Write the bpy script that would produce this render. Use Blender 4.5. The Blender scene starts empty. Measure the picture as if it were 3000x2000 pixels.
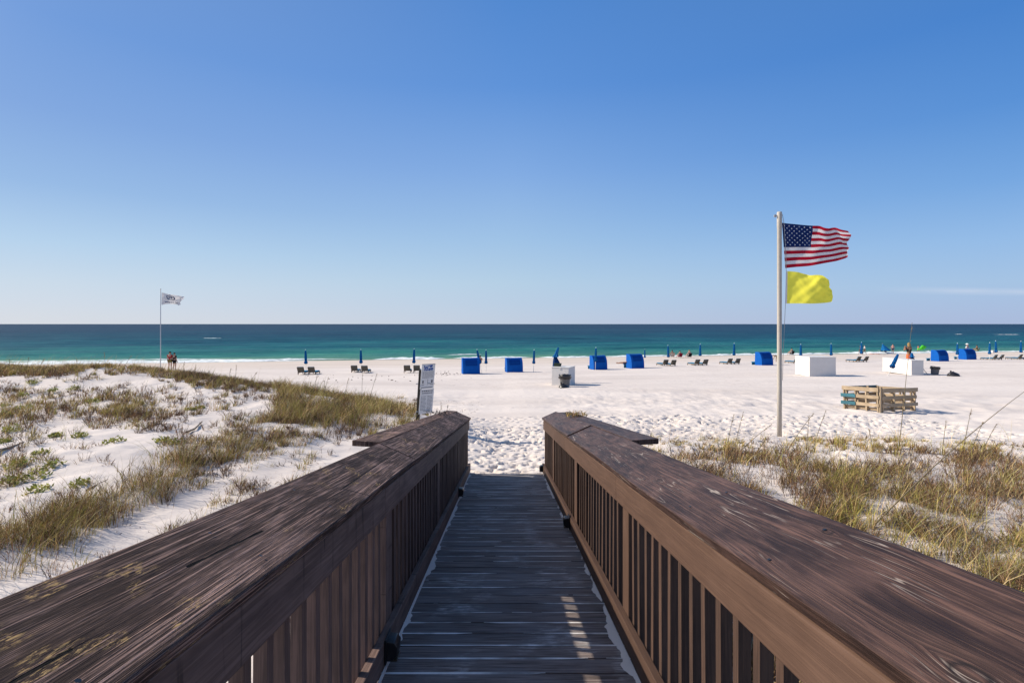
import bpy, bmesh, math, random
import numpy as np
from mathutils import Vector, Matrix

random.seed(11)
rng = np.random.default_rng(11)
scene = bpy.context.scene
C = scene.collection
R = math.radians

# ------------------------------------------------------------------ camera
CZ = 5.2                                   # eye height above the sea
F = 1500.0                                 # focal length in photo pixels (photo is 3000 wide)
HY = 949.0                                 # horizon row in the photo
cam_data = bpy.data.cameras.new("camera")
cam_data.sensor_width = 36.0
cam_data.lens = 18.0
cam_data.shift_y = -(1000.0 - HY) / 3000.0
cam_data.clip_start = 0.05
cam_data.clip_end = 80000.0
cam = bpy.data.objects.new("camera", cam_data)
C.objects.link(cam)
cam.location = (0, 0, CZ)
cam.rotation_euler = (R(90), 0, 0)
scene.camera = cam

# ------------------------------------------------------------------ light
SUN_EL, SUN_AZ = 33.0, -78.0               # azimuth from +Y towards +X: the sun stands to the left, a little ahead
S = Vector((math.sin(R(SUN_AZ)) * math.cos(R(SUN_EL)), math.cos(R(SUN_AZ)) * math.cos(R(SUN_EL)), math.sin(R(SUN_EL))))
sun_data = bpy.data.lights.new("sun", 'SUN')
sun_data.energy = 4.6
sun_data.angle = R(0.53)
sun_data.color = (1.0, 0.915, 0.785)
sun = bpy.data.objects.new("sun", sun_data)
C.objects.link(sun)
sun.rotation_euler = S.to_track_quat('Z', 'Y').to_euler()
sun.location = (0, 0, 40)

world = bpy.data.worlds.new("World")
scene.world = world
world.use_nodes = True
wn, wl = world.node_tree.nodes, world.node_tree.links
wn.clear()
w_out = wn.new("ShaderNodeOutputWorld")
w_bg = wn.new("ShaderNodeBackground")
w_bg.inputs[1].default_value = 0.10
sky = wn.new("ShaderNodeTexSky")
sky.sky_type = 'NISHITA'
sky.sun_disc = False
sky.sun_elevation = R(SUN_EL)
sky.sun_rotation = R(SUN_AZ)
sky.altitude = 0.0
sky.air_density = 1.0
sky.dust_density = 0.6
sky.ozone_density = 2.2
hs = wn.new("ShaderNodeHueSaturation")
hs.inputs["Saturation"].default_value = 1.12
wl.new(sky.outputs[0], hs.inputs["Color"])
# one faint streak of high cloud low over the sea
geo = wn.new("ShaderNodeTexCoord")
sep = wn.new("ShaderNodeSeparateXYZ")
wl.new(geo.outputs["Generated"], sep.inputs[0])


def wmath(op, a, b=None, c=None):
    n = wn.new("ShaderNodeMath")
    n.operation = op
    for i, v in enumerate((a, b, c)):
        if v is None:
            continue
        if isinstance(v, (int, float)):
            n.inputs[i].default_value = v
        else:
            wl.new(v, n.inputs[i])
    return n.outputs[0]


az = wmath('DIVIDE', sep.outputs[0], wmath('MAXIMUM', sep.outputs[1], 0.05))
elv = wmath('DIVIDE', sep.outputs[2], wmath('MAXIMUM', sep.outputs[1], 0.05))
cmb = wn.new("ShaderNodeCombineXYZ")
wl.new(wmath('MULTIPLY', az, 5.0), cmb.inputs[0])
wl.new(wmath('MULTIPLY', elv, 60.0), cmb.inputs[1])
cn = wn.new("ShaderNodeTexNoise")
cn.inputs["Scale"].default_value = 1.3
cn.inputs["Detail"].default_value = 3.0
wl.new(cmb.outputs[0], cn.inputs["Vector"])
band = wmath('SUBTRACT', 1.0, wmath('ABSOLUTE', wmath('DIVIDE', wmath('SUBTRACT', elv, wmath('ADD', 0.075, wmath('MULTIPLY', az, -0.012))), 0.009)))
band = wmath('MULTIPLY', wmath('MAXIMUM', band, 0.0), wmath('MINIMUM', wmath('MAXIMUM', wmath('MULTIPLY', wmath('SUBTRACT', az, 0.70), 5.0), 0.0), 1.0))
band = wmath('MULTIPLY', wmath('MULTIPLY', band, cn.outputs[0]), 0.9)
def lin(c):
    return tuple(((x / 255.0 + 0.055) / 1.055) ** 2.4 if x > 10 else x / 255.0 / 12.92 for x in c)


def wramp(stops):
    n = wn.new("ShaderNodeValToRGB")
    e = n.color_ramp.elements
    while len(e) < len(stops):
        e.new(0.5)
    for el, (p, c) in zip(e, stops):
        el.position = p
        el.color = lin(c) + (1,)
    wl.new(wmath('MAXIMUM', sep.outputs[2], 0.0), n.inputs[0])
    return n.outputs[0]


def wmix(f, a_, b_, mode='MIX'):
    n = wn.new("ShaderNodeMix")
    n.data_type = 'RGBA'
    n.blend_type = mode
    for i_, v in ((0, f), (6, a_), (7, b_)):
        if isinstance(v, (int, float)):
            n.inputs[i_].default_value = v
        elif isinstance(v, tuple):
            n.inputs[i_].default_value = v
        else:
            wl.new(v, n.inputs[i_])
    return n.outputs[2]


# the clear-air colours of that day: paler towards the sun, deeper away from it
EXPO = 0.35
mid_r = wramp([(0, (194, 207, 226)), (.04, (186, 206, 229)), (.08, (181, 207, 230)), (.163, (160, 195, 231)), (.28, (132, 173, 228)), (.42, (96, 148, 218)), (.535, (83, 138, 210)), (.75, (98, 132, 180)), (1.0, (104, 130, 172))])
rgt_r = wramp([(0, (170, 187, 221)), (.03, (166, 190, 225)), (.06, (164, 194, 228)), (.12, (148, 187, 231)), (.2, (118, 167, 225)), (.3, (88, 145, 215)), (.41, (70, 130, 205)), (.75, (84, 122, 175)), (1.0, (104, 130, 172))])
lft_r = wramp([(0, (213, 219, 229)), (.03, (206, 217, 232)), (.06, (200, 216, 233)), (.12, (180, 208, 235)), (.2, (150, 185, 228)), (.3, (128, 166, 222)), (.41, (112, 155, 218)), (.75, (125, 150, 195)), (1.0, (104, 130, 172))])
tr_ = wmath('MINIMUM', wmath('MAXIMUM', wmath('DIVIDE', sep.outputs[0], 0.68), 0.0), 1.0)
tl_ = wmath('MINIMUM', wmath('MAXIMUM', wmath('DIVIDE', sep.outputs[0], -0.68), 0.0), 1.0)
clear = wmix(tl_, wmix(tr_, mid_r, rgt_r), lft_r)
gain = 1.0 / (0.10 * 2 ** EXPO)
clear = wmix(1.0, clear, (gain, gain, gain, 1), 'MULTIPLY')
graded = wmix(0.95, hs.outputs[0], clear)
# bright haze close round the sun, outside the picture
vd = wn.new("ShaderNodeVectorMath")
vd.operation = 'DOT_PRODUCT'
wl.new(geo.outputs["Generated"], vd.inputs[0])
vd.inputs[1].default_value = tuple(S)
glow = wmath('POWER', wmath('MAXIMUM', vd.outputs["Value"], 0.0), 34.0)
graded = wmix(glow, graded, (26.0, 23.5, 20.0, 1))
cl_ = (lin((205, 216, 235))[0] * gain, lin((205, 216, 235))[1] * gain, lin((205, 216, 235))[2] * gain, 1)
wl.new(wmix(band, graded, cl_), w_bg.inputs[0])
wl.new(w_bg.outputs[0], w_out.inputs[0])

scene.view_settings.view_transform = 'Standard'
scene.view_settings.look = 'None'
scene.view_settings.gamma = 1.0
scene.view_settings.use_curve_mapping = False
scene.view_settings.exposure = EXPO
scene.cycles.max_bounces = 6
scene.cycles.transparent_max_bounces = 8

# ------------------------------------------------------------------ helpers


def tag(o, label=None, cat=None, group=None, kind=None):
    if label: o['label'] = label
    if cat: o['category'] = cat
    if group: o['group'] = group
    if kind: o['kind'] = kind
    return o


def empty(name, loc=(0, 0, 0), rz=0.0, label=None, cat=None, group=None):
    o = bpy.data.objects.new(name, None)
    C.objects.link(o)
    o.location = loc
    o.rotation_euler = (0, 0, rz)
    o.empty_display_size = 0.2
    return tag(o, label, cat, group)


class MB:
    """collects faces (with uv and material slot) and links them as one mesh object"""
    def __init__(s):
        s.v, s.f, s.uv, s.mi, s.sm = [], [], [], [], []

    def face(s, pts, uv=None, mi=0, smooth=False):
        n = len(s.v)
        s.v.extend([tuple(p) for p in pts])
        s.f.append(list(range(n, n + len(pts))))
        s.uv.append(uv if uv else [(p[0], p[1]) for p in pts])
        s.mi.append(mi)
        s.sm.append(smooth)

    def hexa(s, c, mi=0, uvs=(1.0, 1.0), uo=None):
        """c: 8 corners, bottom ring 0-3 then top ring 4-7, seen from above counter-clockwise"""
        c = [Vector(p) for p in c]
        for q in ((3, 2, 1, 0), (4, 5, 6, 7), (0, 1, 5, 4), (1, 2, 6, 5), (2, 3, 7, 6), (3, 0, 4, 7)):
            p = [c[i] for i in q]
            a, b = (p[1] - p[0]).length, (p[3] - p[0]).length
            ou, ov = (random.random() * 9, random.random() * 9) if uo is None else uo
            if a > b:
                uv = [(ou, ov), (ou, ov + a), (ou + b, ov + a), (ou + b, ov)]
            else:
                uv = [(ou, ov), (ou + a, ov), (ou + a, ov + b), (ou, ov + b)]
            s.face(p, uv, mi)

    def box(s, cx, cy, cz, sx, sy, sz, mi=0, M=None, taper=1.0):
        hx, hy, hz = sx / 2, sy / 2, sz / 2
        c = [(cx - hx, cy - hy, cz - hz), (cx + hx, cy - hy, cz - hz), (cx + hx, cy + hy, cz - hz), (cx - hx, cy + hy, cz - hz),
             (cx - hx * taper, cy - hy * taper, cz + hz), (cx + hx * taper, cy - hy * taper, cz + hz), (cx + hx * taper, cy + hy * taper, cz + hz), (cx - hx * taper, cy + hy * taper, cz + hz)]
        if M is not None:
            c = [M @ Vector(p) for p in c]
        s.hexa(c, mi)

    def bar(s, p0, p1, w, t, up=(0, 0, 1), mi=0):
        """rectangular bar from p0 to p1"""
        p0, p1 = Vector(p0), Vector(p1)
        d = (p1 - p0).normalized()
        u = Vector(up)
        if abs(d.dot(u)) > 0.98:
            u = Vector((0, 1, 0))
        r = d.cross(u).normalized() * (w / 2)
        u = r.normalized().cross(d).normalized() * (t / 2)
        s.hexa([p0 - r - u, p0 + r - u, p1 + r - u, p1 - r - u, p0 - r + u, p0 + r + u, p1 + r + u, p1 - r + u], mi)

    def tube(s, pts, rad, n=8, mi=0, cap=True):
        pts = [Vector(p) for p in pts]
        if not isinstance(rad, (list, tuple)):
            rad = [rad] * len(pts)
        rings = []
        for i, p in enumerate(pts):
            d = (pts[min(i + 1, len(pts) - 1)] - pts[max(i - 1, 0)]).normalized()
            a = Vector((0, 0, 1)) if abs(d.z) < 0.9 else Vector((1, 0, 0))
            x = d.cross(a).normalized()
            y = d.cross(x).normalized()
            rings.append([p + (x * math.cos(2 * math.pi * k / n) + y * math.sin(2 * math.pi * k / n)) * rad[i] for k in range(n)])
        for i in range(len(rings) - 1):
            for k in range(n):
                q = (k + 1) % n
                s.face([rings[i][k], rings[i][q], rings[i + 1][q], rings[i + 1][k]][::-1], [(k / n, i), ((k + 1) / n, i), ((k + 1) / n, i + 1), (k / n, i + 1)], mi, True)
        if cap:
            s.face(rings[0], None, mi)
            s.face(rings[-1][::-1], None, mi)

    def lathe(s, prof, n=16, o=(0, 0, 0), mi=0, M=None):
        """prof: (radius, z) list from bottom to top"""
        o = Vector(o)
        P = []
        for r, z in prof:
            ring = [Vector((r * math.cos(2 * math.pi * k / n), r * math.sin(2 * math.pi * k / n), z)) for k in range(n)]
            P.append([((M @ p) if M is not None else p) + o for p in ring])
        for i in range(len(P) - 1):
            for k in range(n):
                q = (k + 1) % n
                s.face([P[i][k], P[i][q], P[i + 1][q], P[i + 1][k]], [(k / n, prof[i][1]), ((k + 1) / n, prof[i][1]), ((k + 1) / n, prof[i + 1][1]), (k / n, prof[i + 1][1])], mi, True)
        s.face(P[0][::-1], None, mi)
        s.face(P[-1], None, mi)

    def mesh(s, name, mats):
        me = bpy.data.meshes.new(name)
        me.from_pydata(s.v, [], s.f)
        uvl = me.uv_layers.new(name="UVMap")
        flat = [c for fu in s.uv for p in fu for c in p]
        uvl.data.foreach_set("uv", flat)
        me.polygons.foreach_set("material_index", s.mi)
        me.polygons.foreach_set("use_smooth", s.sm)
        for m in (mats if isinstance(mats, (list, tuple)) else [mats]):
            me.materials.append(m)
        bm = bmesh.new()
        bm.from_mesh(me)
        bmesh.ops.remove_doubles(bm, verts=bm.verts, dist=1e-5)
        bm.to_mesh(me)
        bm.free()
        me.update()
        return me

    def build(s, name, mats, parent=None, bevel=0.0, loc=None):
        o = bpy.data.objects.new(name, s.mesh(name, mats))
        C.objects.link(o)
        if parent is not None:
            o.parent = parent
        if loc is not None:
            o.location = loc
        if bevel:
            b = o.modifiers.new("bevel", 'BEVEL')
            b.width = bevel
            b.segments = 2
            b.limit_method = 'ANGLE'
            b.angle_limit = R(40)
        return o


def copy_tree(o, parent=None):
    c = o.copy()
    C.objects.link(c)
    if parent is not None:
        c.parent = parent
    for ch in list(o.children):
        copy_tree(ch, c)
    return c


def np_mesh(name, verts, quads, mat, uv=None, col=None, smooth=False, tris=None):
    """mesh from numpy arrays; col: per-vertex rgb"""
    me = bpy.data.meshes.new(name)
    nq = 0 if quads is None else len(quads)
    nt = 0 if tris is None else len(tris)
    me.vertices.add(len(verts))
    me.vertices.foreach_set("co", np.ascontiguousarray(verts, dtype=np.float32).ravel())
    loops = []
    if nq: loops.append(np.asarray(quads, dtype=np.int32).ravel())
    if nt: loops.append(np.asarray(tris, dtype=np.int32).ravel())
    loops = np.concatenate(loops)
    me.loops.add(len(loops))
    me.loops.foreach_set("vertex_index", loops)
    me.polygons.add(nq + nt)
    st = np.concatenate([np.arange(nq) * 4, nq * 4 + np.arange(nt) * 3]).astype(np.int32)
    me.polygons.foreach_set("loop_start", st)
    if smooth:
        me.polygons.foreach_set("use_smooth", np.ones(nq + nt, dtype=bool))
    me.materials.append(mat)
    if col is not None:
        a = me.color_attributes.new(name="tint", type='FLOAT_COLOR', domain='POINT')
        rgba = np.ones((len(verts), 4), dtype=np.float32)
        rgba[:, :3] = col
        a.data.foreach_set("color", rgba.ravel())
    me.update(calc_edges=True)
    me.validate()
    o = bpy.data.objects.new(name, me)
    C.objects.link(o)
    return o


# ------------------------------------------------------------------ materials
class NT:
    """small node-tree helper"""
    def __init__(s, name):
        s.m = bpy.data.materials.new(name)
        s.m.use_nodes = True
        s.n, s.l = s.m.node_tree.nodes, s.m.node_tree.links
        s.n.clear()
        s.out = s.n.new("ShaderNodeOutputMaterial")
        s.p = s.n.new("ShaderNodeBsdfPrincipled")
        s.l.new(s.p.outputs[0], s.out.inputs[0])

    def set(s, sock, v):
        if isinstance(v, (int, float)):
            sock.default_value = v
        elif isinstance(v, (tuple, list)):
            sock.default_value = tuple(v) + ((1.0,) if len(sock.default_value) == 4 and len(v) == 3 else ())
        else:
            s.l.new(v, sock)

    def math(s, op, a, b=None, c=None, clamp=False):
        n = s.n.new("ShaderNodeMath")
        n.operation = op
        n.use_clamp = clamp
        for i, v in enumerate((a, b, c)):
            if v is not None:
                s.set(n.inputs[i], v)
        return n.outputs[0]

    def noise(s, vec, scale=1.0, detail=4.0, rough=0.55, dist=0.0, out=0):
        n = s.n.new("ShaderNodeTexNoise")
        if vec is not None:
            s.l.new(vec, n.inputs["Vector"])
        n.inputs["Scale"].default_value = scale
        n.inputs["Detail"].default_value = detail
        n.inputs["Roughness"].default_value = rough
        n.inputs["Distortion"].default_value = dist
        return n.outputs[out]

    def vor(s, vec, scale=1.0, out=0, rand=1.0):
        n = s.n.new("ShaderNodeTexVoronoi")
        s.l.new(vec, n.inputs["Vector"])
        n.inputs["Scale"].default_value = scale
        n.inputs["Randomness"].default_value = rand
        return n.outputs[out]

    def ramp(s, fac, stops, interp='LINEAR'):
        n = s.n.new("ShaderNodeValToRGB")
        n.color_ramp.interpolation = interp
        e = n.color_ramp.elements
        while len(e) < len(stops):
            e.new(0.5)
        for el, (p, c) in zip(e, stops):
            el.position = p
            c = (c, c, c) if isinstance(c, (int, float)) else c
            el.color = (c[0], c[1], c[2], 1)
        s.l.new(fac, n.inputs[0])
        return n.outputs[0]

    def mix(s, fac, a, b, mode='MIX'):
        n = s.n.new("ShaderNodeMix")
        n.data_type = 'RGBA'
        n.blend_type = mode
        s.set(n.inputs[0], fac)
        s.set(n.inputs[6], a)
        s.set(n.inputs[7], b)
        return n.outputs[2]

    def comb(s, x, y, z=0.0):
        n = s.n.new("ShaderNodeCombineXYZ")
        for i, v in enumerate((x, y, z)):
            s.set(n.inputs[i], v)
        return n.outputs[0]

    def sepx(s, v):
        n = s.n.new("ShaderNodeSeparateXYZ")
        s.l.new(v, n.inputs[0])
        return n.outputs

    def uv(s):
        return s.n.new("ShaderNodeTexCoord").outputs["UV"]

    def objc(s):
        return s.n.new("ShaderNodeTexCoord").outputs["Object"]

    def pos(s):
        return s.n.new("ShaderNodeNewGeometry").outputs["Position"]

    def rnd(s):
        return s.n.new("ShaderNodeObjectInfo").outputs["Random"]

    def bump(s, h, strength=0.5, dist=0.01, normal=None):
        n = s.n.new("ShaderNodeBump")
        n.inputs["Strength"].default_value = strength
        n.inputs["Distance"].default_value = dist
        s.l.new(h, n.inputs["Height"])
        if normal is not None:
            s.l.new(normal, n.inputs["Normal"])
        return n.outputs[0]

    def fin(s, col, rough=0.7, spec=0.3, bump=None, **kw):
        s.set(s.p.inputs["Base Color"], col)
        s.set(s.p.inputs["Roughness"], rough)
        s.set(s.p.inputs["Specular IOR Level"], spec)
        if bump is not None:
            s.l.new(bump, s.p.inputs["Normal"])
        for k, v in kw.items():
            s.set(s.p.inputs[k], v)
        return s.m


def plain(name, col, rough=0.6, spec=0.3, var=0.12, scale=12.0, bumpd=0.0, **kw):
    t = NT(name)
    n = t.noise(t.objc(), scale, 5)
    f = t.ramp(n, [(0.3, 1 - var), (0.7, 1 + var * 0.5)])
    c = t.mix(1.0, col, f, 'MULTIPLY')
    b = t.bump(n, 0.4, bumpd) if bumpd else None
    return t.fin(c, rough, spec, b, **kw)


def cloth(name, col, trans=0.35, var=0.1):
    t = NT(name)
    n = t.noise(t.objc(), 3.0, 4)
    c = t.mix(1.0, col, t.ramp(n, [(0.3, 1 - var), (0.7, 1.0)]), 'MULTIPLY')
    t.fin(c, 0.85, 0.15)
    tr = t.n.new("ShaderNodeBsdfTranslucent")
    t.l.new(c, tr.inputs[0])
    mx = t.n.new("ShaderNodeMixShader")
    mx.inputs[0].default_value = trans
    t.l.new(t.p.outputs[0], mx.inputs[1])
    t.l.new(tr.outputs[0], mx.inputs[2])
    t.l.new(mx.outputs[0], t.out.inputs[0])
    return t.m


def wood(name, base, dark, grain=70.0, bump=0.6, bdist=0.004, streak=0.5, stain=0.4, rough=0.65, spec=0.35, lichen=0.0, cracks=0.0, knots=(), ringw=0.0, wander=0.03, gouges=(), drips=0.0, sharp=0.0, grv=0.35):
    """painted, weathered timber; uv.x runs across the board and uv.y along it, in metres"""
    t = NT(name)
    sx = t.sepx(t.uv())
    r = t.rnd()
    u, v = sx[0], t.math('ADD', sx[1], t.math('MULTIPLY', r, 37.0))
    # slow wander of the grain
    wob = t.noise(t.comb(t.math('MULTIPLY', u, 5.0), t.math('MULTIPLY', v, 1.1), 0.0), 1.0, 2)
    uu = t.math('ADD', u, t.math('MULTIPLY', t.math('SUBTRACT', wob, 0.5), wander))
    for ku, kv, kr in knots:                # grain flows round a knot
        du, dv = t.math('SUBTRACT', u, ku), t.math('MULTIPLY', t.math('SUBTRACT', sx[1], kv), 0.55)
        d2 = t.math('ADD', t.math('MULTIPLY', du, du), t.math('MULTIPLY', dv, dv))
        g = t.math('EXPONENT', t.math('MULTIPLY', d2, -1.0 / (kr * kr * 3.0)))
        uu = t.math('SUBTRACT', uu, t.math('MULTIPLY', t.math('MULTIPLY', t.math('SIGN', du), g), kr * 0.9))
    g1 = t.noise(t.comb(t.math('MULTIPLY', uu, grain), t.math('MULTIPLY', v, 1.6), 3.0), 1.0, 3, 0.6)
    g2 = t.noise(t.comb(t.math('MULTIPLY', uu, grain * 3.0), t.math('MULTIPLY', v, 6.0), 8.0), 1.0, 4, 0.6)
    ring = t.math('ABSOLUTE', t.math('SUBTRACT', t.math('FRACT', t.math('ADD', t.math('MULTIPLY', uu, grain * 0.9), t.math('MULTIPLY', g1, 1.6))), 0.5))
    ring = t.math('MULTIPLY', ring, 2.0)
    h = t.math('ADD', t.math('MULTIPLY', ring, ringw), t.math('ADD', t.math('MULTIPLY', g1, 0.75 - ringw * 0.4), t.math('MULTIPLY', g2, 0.35 - ringw * 0.1)))
    # fine checks that follow the grain
    g3 = t.noise(t.comb(t.math('MULTIPLY', uu, grain * 0.8), t.math('MULTIPLY', v, 0.9), 21.0), 1.0, 2, 0.5)
    ra = t.ramp(t.math('ABSOLUTE', t.math('SUBTRACT', g3, 0.5)), [(0.0, 1.0), (0.018, 0.85), (0.050, 0.0)])
    rb = t.ramp(t.math('ABSOLUTE', t.math('SUBTRACT', g1, 0.5)), [(0.0, 1.0), (0.03, 0.7), (0.075, 0.0)])
    rbr = t.noise(t.comb(t.math('MULTIPLY', uu, grain * 0.3), t.math('MULTIPLY', v, 5.0), 31.0), 1.0, 3, 0.6)
    groove = t.math('MAXIMUM', ra, t.math('MULTIPLY', rb, 0.6))
    groove = t.math('MULTIPLY', groove, t.ramp(rbr, [(0.34, 0.15), (0.55, 1.0)]))
    h = t.math('SUBTRACT', h, t.math('MULTIPLY', groove, 0.45 * (0.4 + grv)))
    c = t.mix(t.ramp(h, [(0.40 + 0.06 * sharp, 1.0), (0.52, 0.45), (0.66 - 0.08 * sharp, 0.0)]), base, dark)
    c = t.mix(streak, base, c)
    c = t.mix(t.math('MULTIPLY', groove, grv), c, (dark[0] * 0.5, dark[1] * 0.5, dark[2] * 0.5))
    st = t.noise(t.comb(t.math('MULTIPLY', uu, 13.0), t.math('MULTIPLY', v, 1.3), 5.0), 1.0, 9, 0.68)
    c = t.mix(t.math('MULTIPLY', t.ramp(st, [(0.47, 0.0), (0.60, 1.0)]), stain), c, (dark[0] * 0.45, dark[1] * 0.47, dark[2] * 0.55))
    pale = t.noise(t.comb(t.math('MULTIPLY', u, 5.0), t.math('MULTIPLY', v, 2.0), 9.0), 1.0, 4)
    c = t.mix(t.math('MULTIPLY', t.ramp(pale, [(0.52, 0.0), (0.75, 1.0)]), 0.35), c, (base[0] * 1.5, base[1] * 1.55, base[2] * 1.65))
    if cracks:
        ckn = t.noise(t.comb(t.math('MULTIPLY', uu, 48.0), t.math('MULTIPLY', v, 2.0), 1.0), 1.0, 1, 0.4)
        brk = t.noise(t.comb(t.math('MULTIPLY', uu, 40.0), t.math('MULTIPLY', v, 6.0), 7.0), 1.0, 3, 0.6)
        reg = t.noise(t.comb(t.math('MULTIPLY', u, 7.0), t.math('MULTIPLY', v, 2.2), 2.0), 1.0, 2)
        ck = t.ramp(t.math('ABSOLUTE', t.math('SUBTRACT', ckn, 0.5)), [(0.0, 1.0), (0.007, 0.9), (0.015, 0.0)])
        ck = t.math('MULTIPLY', t.math('MULTIPLY', ck, t.ramp(brk, [(0.44, 0.0), (0.54, 1.0)])), t.ramp(reg, [(0.47, 0.0), (0.56, 1.0)]))
        c = t.mix(t.math('MULTIPLY', ck, cracks), c, (0.36, 0.30, 0.26))
    for ku, kv, kr in knots:
        du, dv = t.math('SUBTRACT', u, ku), t.math('MULTIPLY', t.math('SUBTRACT', sx[1], kv), 0.55)
        d = t.math('SQRT', t.math('ADD', t.math('MULTIPLY', du, du), t.math('MULTIPLY', dv, dv)))
        d = t.math('ADD', d, t.math('MULTIPLY', t.math('SUBTRACT', g2, 0.5), 0.012))
        rr = t.ramp(t.math('DIVIDE', d, kr), [(0.0, 0.0), (0.5, 0.15), (0.72, 0.9), (0.95, 0.25), (1.0, 0.0)])
        c = t.mix(rr, c, (0.016, 0.012, 0.010))
    if lichen:
        lm = t.noise(t.comb(t.math('MULTIPLY', u, 16.0), t.math('MULTIPLY', v, 7.0), 4.0), 1.0, 2)
        reg = t.noise(t.comb(t.math('MULTIPLY', u, 4.0), t.math('MULTIPLY', v, 2.2), 6.0), 1.0, 1)
        fine = t.noise(t.comb(t.math('MULTIPLY', u, 190.0), t.math('MULTIPLY', v, 36.0), 4.0), 1.0, 3, 0.7)
        lm = t.math('MULTIPLY', t.ramp(lm, [(0.55, 0.0), (0.62, 1.0)]), t.math('MULTIPLY', t.ramp(fine, [(0.50, 0.0), (0.60, 1.0)]), t.ramp(reg, [(0.52, 0.0), (0.58, 1.0)])))
        c = t.mix(t.math('MULTIPLY', lm, lichen), c, (0.62, 0.40, 0.18))
        h = t.math('ADD', h, t.math('MULTIPLY', lm, 0.25))
    for u0, v0, u1, v1, hw in gouges:       # splits and seams in the board
        L2 = (u1 - u0) ** 2 + (v1 - v0) ** 2
        du, dv = t.math('SUBTRACT', u, u0), t.math('SUBTRACT', sx[1], v0)
        s = t.math('DIVIDE', t.math('ADD', t.math('MULTIPLY', du, u1 - u0), t.math('MULTIPLY', dv, v1 - v0)), L2, clamp=True)
        eu, ev = t.math('SUBTRACT', du, t.math('MULTIPLY', s, u1 - u0)), t.math('SUBTRACT', dv, t.math('MULTIPLY', s, v1 - v0))
        dist = t.math('SQRT', t.math('ADD', t.math('MULTIPLY', eu, eu), t.math('MULTIPLY', ev, ev)))
        dist = t.math('ADD', dist, t.math('MULTIPLY', t.math('SUBTRACT', t.noise(t.comb(t.math('MULTIPLY', u, 60.0), t.math('MULTIPLY', v, 14.0), 2.0), 1.0, 3), 0.5), hw * 1.6))
        gm = t.ramp(t.math('DIVIDE', dist, hw), [(0.55, 1.0), (1.0, 0.0)])
        c = t.mix(gm, c, (0.008, 0.006, 0.006))
        h = t.math('SUBTRACT', h, t.math('MULTIPLY', gm, 0.8))
    if drips:
        dp = t.noise(t.comb(t.math('MULTIPLY', u, 2.2), t.math('MULTIPLY', v, 22.0), 3.0), 1.0, 3, 0.6)
        c = t.mix(t.math('MULTIPLY', t.ramp(dp, [(0.60, 0.0), (0.70, 1.0)]), drips), c, (0.03, 0.022, 0.02))
    c = t.mix(1.0, c, t.ramp(r, [(0.0, 0.86), (1.0, 1.12)]), 'MULTIPLY')
    return t.fin(c, rough, spec, t.bump(h, bump, bdist))


M = {}
BR = (0.072, 0.046, 0.036)
M['cap_dark'] = wood("cap_weathered_wood", (0.50, 0.315, 0.250), (0.066, 0.041, 0.034), grain=170, grv=0.62, bump=1.0, bdist=0.010, streak=0.9, stain=0.35, lichen=1.0, rough=0.7, spec=0.1, wander=0.022, sharp=0.3, gouges=((0.137, 1.13, 0.122, 1.45, 0.0042), (0.110, 0.62, 0.104, 0.79, 0.004), (0.106, 2.1, 0.132, 3.35, 0.0035), (0.0, 2.2, 0.106, 2.13, 0.0035)))
M['cap_brown'] = wood("cap_painted_wood", (0.125, 0.070, 0.054), (0.040, 0.024, 0.020), grain=110, grv=0.45, bump=0.8, bdist=0.004, spec=0.15, streak=0.8, stain=0.78, cracks=0.75, rough=0.5,
                      knots=((0.063, 0.75, 0.022), (0.215, 1.30, 0.012), (0.10, 2.35, 0.014), (0.12, 3.9, 0.02)), ringw=0.10, wander=0.05)
M['wood_shade_lift'] = wood("rail_wood_shade_lift", (0.235, 0.155, 0.128), (0.12, 0.078, 0.065), grain=60, bump=0.4, bdist=0.002, streak=0.5, stain=0.35, spec=0.12, drips=0.7)  # rail timber with a paler base, so brightened shade is put into its colour
M['wood_sun'] = wood("rail_wood_brown", (0.108, 0.063, 0.044), (0.066, 0.038, 0.028), grain=80, bump=0.4, bdist=0.002, streak=0.5, stain=0.10, spec=0.15, grv=0.15)
M['baluster'] = wood("baluster_wood", (0.100, 0.056, 0.038), (0.045, 0.026, 0.020), grain=60, bump=0.3, bdist=0.002, streak=0.5, stain=0.25)
M['baluster_shade_lift'] = wood("baluster_shade_lift_wood", (0.19, 0.115, 0.092), (0.08, 0.05, 0.042), grain=60, bump=0.3, bdist=0.002, streak=0.5, stain=0.25)  # paler copy of the balusters; the colour imitates lifted shade
M['raw_wood'] = wood("pallet_wood", (0.47, 0.355, 0.23), (0.25, 0.18, 0.115), grain=40, bump=0.3, bdist=0.002, streak=0.5, stain=0.15)
M['teal_wood'] = wood("pallet_teal_paint", (0.045, 0.16, 0.20), (0.025, 0.09, 0.12), grain=40, bump=0.3, bdist=0.002, streak=0.4, stain=0.15)
M['chair_wood'] = wood("lounger_wood", (0.23, 0.165, 0.11), (0.11, 0.08, 0.055), grain=40, bump=0.2, bdist=0.002)
M['post_wood'] = wood("sign_post_wood", (0.07, 0.055, 0.04), (0.03, 0.024, 0.02), grain=50, bump=0.5)


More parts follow.
